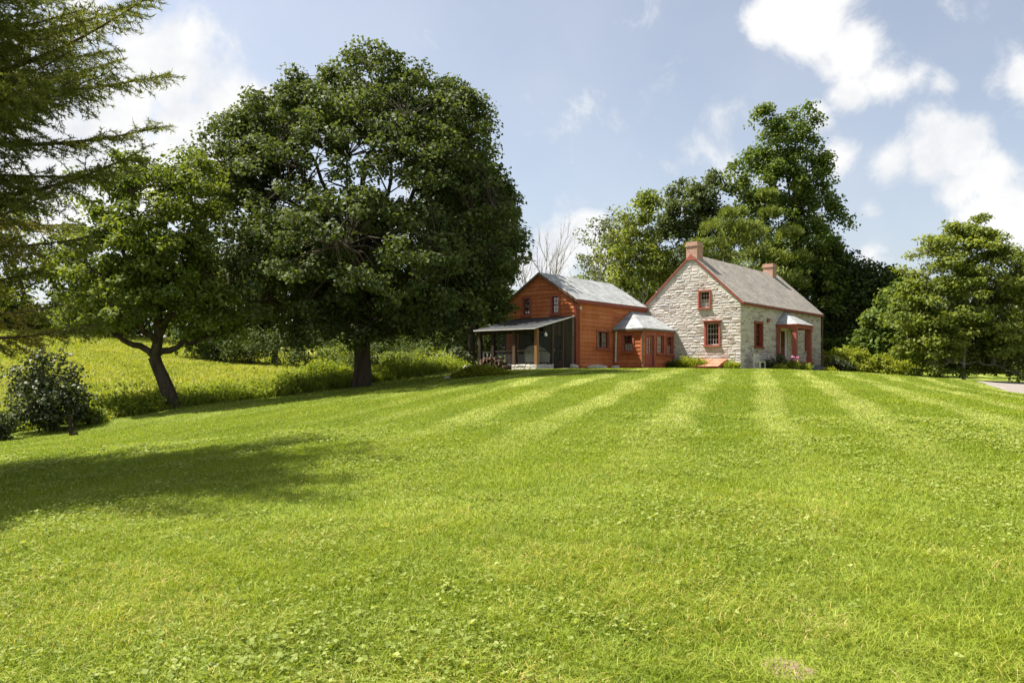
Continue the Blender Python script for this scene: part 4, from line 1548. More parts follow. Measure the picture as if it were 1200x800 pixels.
def streamers(d, items, r=.5):
    """hanging vine curtains: strings of leaves dropping from a point"""
    def f(g):
        Vs, ts = [], []
        for u, v, drop, du in items:
            n = int(50 + drop * 6)
            t = g.random(n)
            x = px(u + du * t, d) + g.normal(size=n) * r * (.4 + .5 * t)
            y = d + g.normal(size=n) * r
            z = EYE + (HZ - (v + drop * t)) / F * d + g.normal(size=n) * .15 + .5 * np.sin(t * 3.0)
            p = np.stack([x, y, z], -1)
            nr_ = unit(g.normal(size=(n, 3)) * .6 + np.array([0, -.5, .6]))
            ax = unit(np.cross(nr_, g.normal(size=(n, 3))) + np.array([0, 0, -.8]))
            Vs.append(leaf_quads(p, ax, nr_, .3 * (.7 + .6 * g.random(n)), .22))
            ts.append(g.random(n) * .6 + g.random() * .4)
        return np.concatenate(Vs), np.concatenate(ts)
    return f


tree('vine_covered_tree', 'tallest tree behind the stone house, draped in climbing vines to its tip', 'tree', (px(930, 70), 70),
     penv(70, [(928, 160, 22, 26), (905, 165, 20, 28), (945, 145, 12, 14), (890, 200, 26, 26), (938, 205, 32, 34), (912, 225, 44, 36), (960, 190, 14, 18), (955, 245, 26, 34), (915, 270, 52, 42), (945, 300, 46, 45), (930, 345, 62, 50), (880, 255, 24, 30), (965, 340, 40, 40), (940, 395, 50, 35), (895, 130, 12, 8)]),
     520, .78, 100, .25, .19, 'vine', .36, 5.0, seed=61, nlimb=16, shell=.62, twig=.03, flat=.75, leader=.93,
     extra=streamers(69.6, [(895, 128, 22, -12), (945, 122, 25, 8), (960, 185, 30, 14), (972, 235, 34, 22), (965, 215, 40, 10), (880, 175, 30, -10), (862, 190, 26, -8), (872, 205, 45, -6), (955, 255, 60, 18), (962, 265, 70, 30), (935, 255, 60, 6), (945, 290, 70, 14), (970, 240, 25, 28),
                            (905, 210, 50, -4), (925, 180, 40, 5), (950, 160, 30, 14), (915, 140, 30, -6), (890, 225, 40, -12), (960, 310, 80, 12), (975, 330, 70, 15)]))
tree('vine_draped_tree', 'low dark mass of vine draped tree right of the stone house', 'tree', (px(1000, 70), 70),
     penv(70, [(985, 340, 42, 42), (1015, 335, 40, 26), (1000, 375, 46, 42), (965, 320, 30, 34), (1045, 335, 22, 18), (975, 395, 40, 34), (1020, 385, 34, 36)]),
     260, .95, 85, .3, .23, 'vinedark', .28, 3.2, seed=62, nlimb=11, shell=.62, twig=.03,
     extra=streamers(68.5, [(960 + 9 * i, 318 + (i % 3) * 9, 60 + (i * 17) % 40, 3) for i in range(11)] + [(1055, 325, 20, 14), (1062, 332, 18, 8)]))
RIGHT = [
    ('light_tree', 'mid green tree in the gap right of the vine draped mass', (1040, 61), [(1046, 372, 24, 32), (1028, 396, 26, 28), (1056, 352, 20, 30), (1050, 405, 35, 28), (1018, 410, 22, 18)], 'vine', 100, .9),
    ('light_tree', 'light green tree at the right edge behind the large leafy tree', (1205, 66), [(1205, 385, 34, 50), (1185, 405, 30, 34), (1225, 350, 45, 60)], 'poplar', 100, .95),
    ('light_tree', 'green tree in the back, showing between the leafy tree and the vines', (1085, 80), [(1085, 385, 40, 45), (1100, 350, 40, 45), (1150, 390, 45, 40)], 'wood', 100, 1.0),
]
for i, (nm, lb, (u, d), it, mt, nc, cr_) in enumerate(RIGHT):
    tree(nm, lb, 'tree', (px(u, d), d), penv(d, it), nc, cr_, 75, .32, .22, mt, .2, 2.5, seed=70 + i, nlimb=8, shell=.5, twig=.03, share=.6, group='trees along the right side')
tree('leafy_tree', 'large warm green leafy tree with a pale stem beside the driveway', 'tree', (px(1124, 49.5), 49.0),
     penv(49.5, [(1128, 300, 42, 40, 0, 2.6), (1095, 315, 38, 40, 0, 2.2), (1165, 325, 44, 44, 0, 2.6), (1130, 360, 62, 48, 0, 3.4), (1180, 370, 44, 46, 0, 2.6), (1085, 370, 40, 42, 0, 2.4), (1084, 405, 30, 26, 1, 1.8), (1130, 405, 60, 30, 2.0, 3.0), (1185, 405, 40, 34, 0, 2), (1140, 275, 26, 22, 0, 1.5), (1100, 424, 40, 22, .4, 2.0), (1168, 424, 52, 24, .4, 2.2), (1145, 400, 40, 34, -1.2, 1.6), (1105, 395, 34, 34, -1.0, 1.6), (1130, 425, 50, 16, 1.6, 2.0), (1084, 385, 26, 30, .6, 1.8), (1076, 415, 20, 22, 1.0, 1.5), (1205, 340, 30, 40, 0, 2)]),
     620, .66, 88, .22, .15, 'ash', .11, 1.2, 'greybark', seed=80, nlimb=14, shell=.5, up=.8, flat=.5, twig=.018, bottom=-.8)

# far tree line closing the horizon
g = np.random.default_rng(99)
n = 760
ang = g.uniform(radians(28), radians(152), n)
R_ = g.uniform(88, 112, n)
X_, Y_ = R_ * np.cos(ang), R_ * np.sin(ang)
cen = np.stack([X_, Y_, hgt(X_, Y_) + g.random(n) ** .8 * (5.0 + 2.5 * np.sin(ang * 17) + 1.5 * np.sin(ang * 41))], -1)
V_, tone = cluster_leaves(cen, 2.1 * (.7 + .6 * g.random(n)), 60, .8, .55, .8, .6, .5, .2, g)
tag(np_mesh('distant_woods', V_, 4, tone, M['wood']), 'far wood of mixed green trees closing the view', 'woods', kind='stuff')


# ---- the spruce at the left: whorled limbs with needle twigs
def spruce():
    g = np.random.default_rng(21)
    bx_, by_ = -10.0, 11.0
    zb = H(bx_, by_)
    o = np.array([bx_, by_, zb])
    root = empty('spruce_tree', tuple(o), 'near spruce reaching in from the left edge with sparse drooping limbs', 'tree')
    top = 11.3
    mb = MB()
    hs_ = np.linspace(-.4, top, 14)
    mb.tube(np.stack([np.zeros(14), np.zeros(14), hs_], -1), .2 * (1 - (hs_ / top).clip(0, 1) * .93) + .01, 10)
    P, A, tn_, gr = [], [], [], []

    def twig(p, dv, L_, r, needles, green):
        q = p + dv * L_ + np.array([0, 0, -.12 * L_ * L_])
        mb.tube([p, (p + q) / 2 + np.array([0, 0, .02]), q], [r, r * .7, r * .35], 3, cap=False)
        n_ = max(3, int(needles * L_))
        t = g.random(n_)[:, None]
        pos = p * (1 - t) + q * t
        ax = unit(g.normal(size=(n_, 3)) * .75 + unit(q - p) * .7 + np.array([0, 0, .15]))
        P.append(pos)
        A.append(ax)
        gr.append(np.full(n_, green))
        tn_.append(np.clip(g.random(n_) * .6 + g.random() * .4, 0, 1))
        return q

    extra_ = [(4.5, .08, 4.5), (5.05, -.15, 4.2), (5.6, .1, 4.0), (6.0, -.35, 4.4), (6.6, -.3, 4.5), (6.95, -.52, 4.3)]  # extra limbs; the highest, out of view, are added for their lawn shadow
    h = 2.5
    while h < top - .3:
        rmax = 4.6 * min(1, max(.05, (top - h) / 5.0)) ** .85
        if h < 4.7: rmax *= .86
        nlim = int(g.integers(6, 8))
        a0 = g.random() * 6.28
        spec_ = [(h, a0 + j * 6.283 / nlim + g.normal() * .2, None) for j in range(nlim)]
        h_keep = h
        if extra_ and h > extra_[0][0] - .4:
            spec_.append(extra_.pop(0))
        for j, (h, az_, fixed) in enumerate(spec_):
            toward = cos(az_ + .25)
            L_ = rmax * g.uniform(.62, 1.06) * (1.08 if -.5 < az_ % 6.283 - 6.283 or az_ % 6.283 < .2 else 1)
            L_ = fixed or L_
            dv = np.array([cos(az_), sin(az_), 0])
            sag = .17 if h < 4.6 else .08
            lift = (.12 if h < 5.0 else .40) * g.uniform(.3, 1.35)
            m_ = 16
            t = np.linspace(0, 1, m_)
            if fixed:
                lift = .24
            path = np.stack([dv[0] * L_ * t, dv[1] * L_ * t, h - sag * L_ * np.sin(t * 2.4) * .55 + lift * L_ * t ** 2 * .75], -1)
            path[:, :2] += (np.array([-dv[1], dv[0]]) * (np.sin(t * 3 + j) * .12)[:, None])
            rb_ = .016 + .011 * L_
            mb.tube(path, rb_ * (1 - .88 * t), 5)
            low = h < 4.6 and fixed is None
            step = .095 if toward > -.2 else .26
            s_ = .3 * L_
            while s_ < L_:
                f_ = s_ / L_
                p = np.array([np.interp(f_, t, path[:, i]) for i in range(3)])
                f2 = min(1, f_ + .05)
                p2 = np.array([np.interp(f2, t, path[:, i]) for i in range(3)])
                tan = unit(p2 - p + 1e-6)
                for sg in (-1, 1):
                    if g.random() < (.16 if low else .1): continue
                    sd_ = np.array([-dv[1], dv[0], 0]) * sg
                    d2 = unit(tan * .62 + sd_ * g.uniform(.6, 1.1) + np.array([0, 0, g.normal() * .3 - (.5 if low else .22) * g.random()]))
                    l2 = (.22 + 1.15 * (1 - f_)) * g.uniform(.5, 1.15) * min(1, L_ / 3)
                    green = 1.0 if (not low or f_ > .8) else .0
                    nd = 88 if not low else 70
                    if toward < -.2: nd *= .5
                    q = twig(p, d2, l2, .006, nd, green)
                    k2 = max(2, int(l2 / .13))
                    for i2 in range(k2):
                        u_ = (i2 + .6) / k2
                        pp = p * (1 - u_) + q * u_
                        d3 = unit(d2 * .8 + np.cross(d2, [0, 0, 1]) * (1 if i2 % 2 else -1) * .75 + g.normal(size=3) * .3 + np.array([0, 0, -.25]))
                        twig(pp, d3, (.32 - .14 * u_) * g.uniform(.7, 1.2), .004, nd * 1.1, green)
                s_ += step * g.uniform(.8, 1.2)
            twig(path[-2], unit(path[-1] - path[-3]), .25, .006, 80, 1.0)
        h = h_keep + g.uniform(.3, .42)
    mb.build('trunk', M['sprucebark'], root, True)
    P = np.concatenate(P)
    A = np.concatenate(A)
    tn_ = np.concatenate(tn_)
    gr = np.concatenate(gr)
    sd_ = unit(np.cross(A, g.normal(size=A.shape)))
    ln = (.055 + .04 * g.random(len(P)))[:, None]
    V_ = np.stack([P - sd_ * .0075, P + sd_ * .0075, P + A * ln], 1)
    np_mesh('needles', V_[gr > .5], 3, tn_[gr > .5], M['spruce'], root)
    np_mesh('inner_needles', V_[gr < .5], 3, tn_[gr < .5], M['sprucedry'], root)


spruce()

# ---------------------------------------------------------------- shrubs, beds
shrub('dark_shrub', 'large rounded dark glossy shrub by the meadow at the left', 'shrub', px(58, 26.4), 26.4, 1.42, 1.3, 2.75, 95, .13, .1, 'lilac', seed=5, nleaf=60, crad=.42)
shrub('dark_shrub', 'small dark shrub cut off by the left edge of the frame', 'shrub', px(-6, 24.6), 24.6, .6, .6, .9, 26, .11, .08, 'lilac', seed=6, nleaf=60, crad=.26)
shrub('side_shrub', 'pale leaved weedy shrub between the dark shrub and the stake', 'shrub', px(108, 27.3), 27.3, .62, .5, .75, 24, .13, .06, 'border', seed=7, nleaf=50, crad=.22)


def blades_mesh(x, y, h, w, lean, tone, mat, name, parent=None, z=None, g=None, bend=.5, origin=(0, 0, 0)):
    """three-cornered bent blades, two faces each"""
    g = g or rng
    n_ = len(x)
    z = hgt(x, y) if z is None else z
    a = g.random(n_) * 6.283
    la = g.random(n_) * 6.283
    wv = np.stack([np.cos(a) * w * .5, np.sin(a) * w * .5, np.zeros(n_)], -1)
    b = np.stack([x, y, z - .01], -1) - np.array(origin)
    ld = np.stack([np.cos(la), np.sin(la), np.zeros(n_)], -1) * (lean * h)[:, None]
    m_ = b + ld * .35 + np.array([0, 0, 1]) * (h * .58)[:, None]
    t_ = b + ld + np.array([0, 0, 1]) * (h * (1 - bend * lean * .5))[:, None]
    V_ = np.stack([b - wv, b + wv, m_ + wv * .75, m_ - wv * .75], 1)
    Tt = np.stack([m_ - wv * .75, m_ + wv * .75, t_, t_], 1)
    Tt[:, 3] = t_ - wv * .06
    if name is None:
        return np.concatenate([V_, Tt]), np.concatenate([tone, tone])
    return np_mesh(name, np.concatenate([V_, Tt]), 4, np.concatenate([tone, tone]), mat, parent)


def lawn_points(n_, d0, d1, g, margin=1.15, p=1.0):
    u = g.random(n_)
    d = (d0 ** p + u * (d1 ** p - d0 ** p)) ** (1 / p)
    half = 0.667 * d * margin + 1.0
    x = (g.random(n_) * 2 - 1) * half
    return x, d


g = np.random.default_rng(7)
xs, ys = [], []
n_ = 270000
d = .8 + 24 * g.random(n_) ** 1.2
x = (g.random(n_) * 2 - 1) * (.667 * d + 12)
xs.append(x)
ys.append(d)
for n_, a, b in ((230000, 3.0, 7.0), (190000, 7.0, 13.0), (190000, 13.0, 24.0), (190000, 24.0, 47.0)):
    x, y = lawn_points(n_, a, b, g)
    xs.append(x)
    ys.append(y)
x = np.concatenate(xs)
y = np.concatenate(ys)
ok = poly_signed(x, y, BED) < .1 + .25 * np.sin(x * 3 + y * 2)
ok &= np.abs(poly_signed(x, y, DRIVE)) > 2.75
ok &= ~in_house(x, y, .3)
for bx_, by_, br_ in BARE:
    ok &= (np.hypot((x - bx_), y - by_) + .05 * np.sin(x * 40) * np.sin(y * 37) > br_ * 1.15) | (g.random(len(x)) < .3)
# thin, clumped density close to the camera
clump = np.sin(x * 5.1 + 2 * np.sin(y * 3.3)) * np.sin(y * 4.7 + 1.5 * np.sin(x * 2.9))
ok &= (clump + g.normal(size=len(x)) * .8 > -1.1)
x, y = x[ok], y[ok]
d = np.hypot(x, y)
near = np.clip((11 - d) / 5, 0, 1)
h = (.028 + .035 * g.random(len(x))) * (1 + near * (.25 + .55 * g.random(len(x)) ** 3 + .3 * (clump[ok] > .45)))
w = np.maximum(.0042 + .003 * g.random(len(x)), d * .00085)
tone = np.clip(g.random(len(x)) * .62 + .12 + .16 * clump[ok] * near, 0, .86)
dead = g.random(len(x)) < (.025 + .06 * near) * (.4 + 1.2 * (np.sin(x * 1.9 + np.sin(y * 1.3)) * np.sin(y * 1.6) > .1))
tone[dead] = .88 + .12 * g.random(dead.sum())
blades = blades_mesh(x, y, h, w, .35 + .75 * g.random(len(x)) + .3 * near, tone, M['blade'], 'lawn_grass', g=g)
tag(blades, 'mown green grass of the lawn', 'grass', kind='stuff')

# clover and plantain, thick in some places and thin in others
n_ = 90000
cx_, cy_ = lawn_points(n_, 3.2, 15.0, g, 1.1, 1.15)
wv_ = np.sin(cx_ * 1.3 + 1.7 * np.sin(cy_ * .9)) * np.sin(cy_ * 1.1 + 1.3 * np.sin(cx_ * .8 + 1)) + .6 * np.sin(cx_ * 3.7 + 2 * np.sin(cy_ * 2.9)) * np.sin(cy_ * 3.1 + np.sin(cx_ * 4.3))
keep = wv_ + g.normal(size=n_) * .45 > .5 - .35 * np.exp(-((cy_ - 7) / 3.0) ** 2)
keep &= np.abs(poly_signed(cx_, cy_, DRIVE)) > 2.8
for bx_, by_, br_ in BARE:
    keep &= np.hypot(cx_ - bx_, cy_ - by_) > br_ * 1.2
cx_, cy_, wv_ = cx_[keep], cy_[keep], wv_[keep]
sz = .7 + .4 * g.random(len(cx_)) + .7 * (g.random(len(cx_)) < .05)
zc = hgt(cx_, cy_)
ht = .015 + .05 * g.random(len(cx_))
Vs, ts = [], []
a0 = g.random(len(cx_)) * 6.283
tn0 = g.random(len(cx_))
for j in range(3):
    a = a0 + j * 2.094 + g.normal(size=len(cx_)) * .15
    ax = unit(np.stack([np.cos(a), np.sin(a), .22 + g.normal(size=len(a)) * .4], -1))
    nr_ = unit(np.stack([g.normal(size=len(a)) * .45, g.normal(size=len(a)) * .45, np.ones(len(a))], -1))
    s_ = sz * (.012 + .012 * g.random(len(a))) * np.maximum(1, np.hypot(cx_, cy_) / 9)
    Vs.append(leaf_quads(np.stack([cx_, cy_, zc + ht], -1), ax, nr_, s_, s_ * 1.05, .12))
    ts.append(tn0 * .6 + .4 * g.random(len(a)))
okc = poly_signed(cx_, cy_, BED) < -.1
sel = np.concatenate([okc] * 3)
tag(np_mesh('clover', np.concatenate(Vs)[sel], 4, np.concatenate(ts)[sel], M['clover']), 'pale clover and broad leaved weeds in the near lawn', 'clover', kind='stuff')

# tall grass of the meadow
n_ = 150000
d = 27 + 55 * g.random(n_) ** 1.1
x = -.1 * d - g.random(n_) * (.75 * d)
sdv = poly_signed(x, d, BED)
ok = (sdv > 1.2)
x, y, sdv = x[ok], d[ok], sdv[ok]
patch = np.sin(x * .7 + np.sin(y * .5) * 2) * np.sin(y * .45 + x * .2)
h = (.14 + .2 * g.random(len(x)) + .1 * np.maximum(patch, 0)) * np.clip(sdv / 3, .6, 1)
w = np.maximum(.012, y * .0011) * (.7 + .6 * g.random(len(x)))
tone = np.clip(.25 + .5 * g.random(len(x)) + .2 * patch + .25 * (g.random(len(x)) < .08), 0, 1)
tag(blades_mesh(x, y, h, w, .3 + .6 * g.random(len(x)), tone, M['meadow'], 'meadow_grass', g=g), 'tall yellow green grass covering the meadow', 'meadow grass', kind='stuff')

# planting along the bed edge: arching leaves and low leafy plants, thick as ground cover
seg = []
for (ax_, ay_), (bx_, by_) in zip(BED[1:-2], BED[2:-1]):
    m_ = int(np.hypot(bx_ - ax_, by_ - ay_) * 18)
    t = g.random(m_)[:, None]
    seg.append(np.array([[ax_, ay_]]) * (1 - t) + np.array([[bx_, by_]]) * t)
seg = np.concatenate(seg)
seg = seg[(seg[:, 0] > -22)]
offn = g.uniform(.1, 1.9, len(seg))
seg = seg + np.stack([-np.ones(len(seg)) * .75, np.ones(len(seg)) * .65], -1) * offn[:, None]
bx2, by2, bh, bt = [], [], [], []
for (a, b), o_ in zip(seg, offn):
    k_ = 70
    bx2.append(a + g.normal(size=k_) * .18)
    by2.append(b + g.normal(size=k_) * .18)
    hh = g.uniform(.25, .85) * (.6 + .6 * o_)
    bh.append(hh * (.5 + .7 * g.random(k_)))
    bt.append(np.clip(g.random() * .5 + g.random(k_) * .5, 0, 1))
bx2, by2, bh, bt = map(np.concatenate, (bx2, by2, bh, bt))
bv_, bt2 = blades_mesh(bx2, by2, bh, .022 + .016 * g.random(len(bh)), .5 + .7 * g.random(len(bh)), bt, M['border'], None, g=g, bend=.9)
k_ = 26000
j_ = g.integers(0, len(bx2), k_)
p = np.stack([bx2[j_] + g.normal(size=k_) * .12, by2[j_] + g.normal(size=k_) * .12, hgt(bx2[j_], by2[j_]) + bh[j_] * (.3 + .7 * g.random(k_))], -1)
nr_ = unit(g.normal(size=(k_, 3)) * .5 + np.array([0, 0, .8]))
ax = unit(np.cross(nr_, g.normal(size=(k_, 3))))
lq = leaf_quads(p, ax, nr_, .14 * (.6 + .8 * g.random(k_)), .075)
tag(np_mesh('border_planting', np.concatenate([bv_, lq]), 4, np.concatenate([bt2, np.clip(bt[j_] + .1, 0, 1)]), M['border']), 'band of arching leaves and low plants along the lawn edge', 'border plants', kind='stuff')


def clump_plant(name, label, cat, x_, y_, rx, ry, h, n_, w_, mat, seed, group=None, heads=None, lean=.6):
    """many upright or arching leaves from one crown; optional flower heads"""
    g = np.random.default_rng(seed)
    zb = H(x_, y_)
    root = empty(name, (x_, y_, zb), label, cat, 0, group)
    a = g.random(n_) * 6.283
    r = np.sqrt(g.random(n_))
    X2, Y2 = r * np.cos(a) * rx, r * np.sin(a) * ry
    hh = h * (.55 + .45 * g.random(n_)) * (1 - .35 * r ** 2)
    zz = hgt(x_ + X2, y_ + Y2) - zb
    tone = np.clip(g.random(n_) * .6 + .4 * (np.sin(X2 * 6) * .5 + .5), 0, 1)
    bv, bt_ = blades_mesh(X2, Y2, hh, np.full(n_, w_) * (.7 + .6 * g.random(n_)), lean * (.3 + .9 * g.random(n_)), tone, mat, None, root, zz, g, .8)
    # leaves up the stems
    k_ = n_
    j = g.integers(0, n_, k_)
    t = .35 + .6 * g.random(k_)
    p = np.stack([X2[j] + g.normal(size=k_) * .06, Y2[j] + g.normal(size=k_) * .06, zz[j] + hh[j] * t], -1)
    nr_ = unit(g.normal(size=(k_, 3)) * .6 + np.array([0, 0, .8]))
    ax = unit(np.cross(nr_, g.normal(size=(k_, 3))) + np.array([0, 0, .25]))
    np_mesh('leaves', np.concatenate([bv, leaf_quads(p, ax, nr_, .16 * (.6 + .8 * g.random(k_)), w_ * 2.2)]), 4, np.concatenate([bt_, tone[j]]), mat, root)
    if heads:
        mt, cnt, s_ = heads
        p = np.stack([g.normal(size=cnt) * rx * .5, g.normal(size=cnt) * ry * .5, h * (.75 + .3 * g.random(cnt))], -1)
        for q_ in p:
            V_, tn = cluster_leaves(q_[None], s_, 26, s_ * .9, s_ * .7, .7, .4, .9, 0, g)
            np_mesh('flower', V_, 4, tn, mt, root)
    return root


clump_plant('tall_perennial', 'tall yellow green clump of fine stems left of the maple trunk', 'perennial', px(376, 42), 42.0, 1.6, 1.0, 1.6, 1900, .035, M['border'], 3, lean=.35)
clump_plant('tall_perennial', 'shorter yellow green clump at the left end of the fine stemmed stand', 'perennial', px(340, 40.5), 40.5, 1.0, .8, 1.3, 1100, .035, M['border'], 4, lean=.4)
clump_plant('tall_perennial', 'green clump just right of the maple trunk', 'perennial', px(452, 40.5), 41.0, .8, .7, 1.1, 800, .035, M['border'], 8, lean=.5)
for i, (u, d, rx, h, mt, lb) in enumerate((
        (470, 47, 1.3, 1.3, 'lean', 'sunlit green shrub right of the maple trunk'),
        (505, 48, 1.4, 1.4, 'lean', 'light green loose shrub midway between maple and porch'),
        (535, 46.5, 1.3, 1.4, 'lilac', 'dark leafy shrub next to the woodpile'),
        (548, 50, 1.5, 2.6, 'wood', 'taller dark shrub standing behind the woodpile end'),
        (445, 52, 2.0, 2.2, 'wood', 'shaded shrub straight behind the maple trunk'),
        (400, 53, 2.0, 1.7, 'lean', 'light green shrub behind the fine stemmed stand'),
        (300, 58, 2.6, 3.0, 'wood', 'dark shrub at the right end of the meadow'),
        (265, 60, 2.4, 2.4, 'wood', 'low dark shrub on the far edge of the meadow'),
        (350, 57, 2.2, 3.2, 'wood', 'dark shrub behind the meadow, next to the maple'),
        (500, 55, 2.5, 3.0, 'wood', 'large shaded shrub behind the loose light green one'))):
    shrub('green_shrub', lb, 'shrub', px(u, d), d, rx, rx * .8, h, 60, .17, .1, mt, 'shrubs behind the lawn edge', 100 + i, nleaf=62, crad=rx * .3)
for i, (u, d, rx, h, lb) in enumerate(((982, 59.5, 1.5, 1.85, 'bright yellow green shrub touching the end of the stone house'), (1008, 58.5, 1.4, 1.75, 'second shrub of the bright hedge, right of the house end'),
                                       (1034, 57.5, 1.3, 1.5, 'third shrub of the bright hedge, low and rounded'), (1058, 56.5, 1.1, 1.2, 'lowest shrub at the right end of the bright hedge'))):
    shrub('hedge_shrub', lb, 'shrub', px(u, d), d, rx, 1.1, h, 60, .15, .1, 'hedge', 'bright shrubs right of the stone house', 120 + i, nleaf=70, crad=.42)
shrub('round_shrub', 'small dark round shrub in front of the bright hedge by the steps', 'shrub', px(984, 55.5), 55.5, .8, .7, 1.0, 40, .12, .08, 'lilac', seed=131, nleaf=60, crad=.28)


def at_house(X, Y):
    return hw(X, Y)


for i, (X, Y, r, h, lb, mt) in enumerate((
        (-1.0, 4.0, .42, .8, 'blue green leafy plant at the corner of the annex', 'lean'),
        (-.95, 3.3, .5, 1.0, 'yellow green arching plant against the stone gable, left one', 'hedge'),
        (-.95, 2.65, .5, .95, 'tallest yellow green plant in the middle of the gable bed', 'hedge'),
        (-.9, 2.2, .4, .75, 'green plant left of the cellar hatch', 'border'),
        (-.6, .35, .5, .62, 'low yellow green plant right of the cellar hatch', 'hedge'))):
    x_, y_ = at_house(X, Y)
    clump_plant('foundation_plant', lb, 'plant', x_, y_, r, r, h, 420, .03, M[mt], 140 + i, 'plants along the stone walls', lean=.8)
x_, y_ = at_house(3.6, -.95)
shrub('dark_bush', 'dark low bush under the front window of the stone house', 'bush', x_, y_, .95, .6, .85, 36, .12, .08, 'lilac', seed=151, nleaf=60, crad=.28)
x_, y_ = at_house(4.0, -1.75)
clump_plant('flowering_plant', 'plant with pink flower heads in front of the dark bush', 'flower', x_, y_, .42, .4, .8, 150, .04, M['border'], 152, None, (M['flower'], 5, .1), .7)
for i, (X, Y, r, h, lb, mt) in enumerate(((2.5, -1.5, .4, .4, 'small yellow green plant left of the pink flowers', 'hedge'), (5.6, -1.9, .6, .62, 'green plant at the foot of the front porch post', 'border'), (7.2, -3.1, .4, .35, 'little yellow plant in front of the porch steps', 'hedge'))):
    x_, y_ = at_house(X, Y)
    clump_plant('foundation_plant', lb, 'plant', x_, y_, r, r, h, 200, .03, M[mt], 160 + i, 'plants along the stone walls', lean=.9)

# ground cover island with stones and driftwood
ix, iy = px(562, 35.5), 35.5
g = np.random.default_rng(44)
n_ = 5200
a = g.random(n_) * 6.283
r = np.sqrt(g.random(n_))
X2, Y2 = ix + r * np.cos(a) * 1.35, iy + r * np.sin(a) * 1.0
p = np.stack([X2, Y2, hgt(X2, Y2) + .06 + (.16 + .3 * g.random(n_)) * (1 - r ** 2)], -1)
nr_ = unit(g.normal(size=(n_, 3)) * .4 + np.array([0, 0, 1]))
ax = unit(np.cross(nr_, g.normal(size=(n_, 3))))
tag(np_mesh('ground_cover', leaf_quads(p, ax, nr_, .13, .09), 4, .3 + .7 * g.random(n_), M['hedge']), 'oval patch of low yellow green ground cover on the lawn', 'ground cover', kind='stuff')


def rock(name, label, x_, y_, sx_, sy_, sz_, seed, mat='rock', group=None, z=None):
    g = np.random.default_rng(seed)
    import bmesh
    bm = bmesh.new()
    bmesh.ops.create_icosphere(bm, subdivisions=3, radius=1)
    k_ = g.normal(size=(5, 3))
    for v in bm.verts:
        c = np.array(v.co)
        s_ = 1 + .16 * sum(sin(float(np.dot(c, q)) * 1.7 + i) for i, q in enumerate(k_)) / 2
        c = c * s_
        c = np.clip(c, -.82, .82)
        v.co = (c[0] * sx_, c[1] * sy_, c[2] * sz_)
    me_ = bpy.data.meshes.new(name)
    bm.to_mesh(me_)
    bm.free()
    me_.materials.append(M[mat])
    o_ = link(bpy.data.objects.new(name, me_))
    o_.location = (x_, y_, (H(x_, y_) if z is None else z) + sz_ * .25)
    o_.rotation_euler = (g.normal() * .15, g.normal() * .15, g.random() * 6)
    tag(o_, label, 'stone', group)
    return o_


rock('flat_stone', 'flat pale stone at the left end of the ground cover island', px(529, 35.6), 35.6, .42, .3, .1, 3)
rock('flat_stone', 'pale rounded stone behind the ground cover island', px(577, 36.8), 36.8, .5, .25, .13, 4)
rock('foundation_stone', 'white block under the porch door corner', *hw(-8.75, 6.35), .3, .22, .2, 5, z=1.62)
for i, (X, lb) in enumerate(((-6.9, 'low white foundation stone left of the wing window'), (-6.1, 'longer pale foundation stone below the wing window'), (-4.35, 'grey stone at the foot of the annex corner'))):
    rock('foundation_stone', lb, *hw(X, WY - .35), .42 + .12 * (i == 1), .2, .16, 11 + i, group='stones along the wing foundation')
rock('standing_stone', 'small upright pale stone in front of the dark shrub by the woodpile', px(544, 43), 43, .1, .1, .28, 21)
# driftwood
x_, y_ = px(562, 36.2), 36.2
zb = H(x_, y_)
mb = MB()
for pth, r_ in (([(-.55, 0, .12), (-.2, .05, .2), (.2, 0, .16), (.5, .05, .3)], [.09, .11, .1, .04]), ([(-.2, .05, .2), (-.42, .1, .38), (-.6, .1, .5)], [.07, .05, .02]), ([(.2, 0, .16), (.32, -.05, .4), (.5, -.05, .52)], [.07, .05, .02]), ([(.0, 0, .15), (.05, .2, .3)], [.06, .03])):
    mb.tube([(x_ + a, y_ + b, zb + c) for a, b, c in pth], r_, 7)
tag(mb.build('driftwood', M['drift'], None, True), 'bleached forked driftwood piece beside the ground cover island', 'driftwood')

# wooden stake on the lawn
x_, y_ = px(84, 24.0), 24.0
zb = H(x_, y_)
st = empty('wooden_stake', (x_, y_, zb), 'short weathered stake standing in the lawn at the left', 'stake')
mb = MB()
mb.prism([(-.04, -.035, -.2), (.04, -.035, -.2), (.045, .04, -.2), (-.035, .04, -.2)], (-.07, 0, .85))
mb.build('post', M['blackwood'], st)
mb = MB()
mb.tube([(.06, 0, -.02), (.1, 0, .08), (.13, .02, .1), (.17, .02, .02)], [.05, .07, .06, .03], 7)
mb.build('foot_stone', M['oldwood'], st, True)

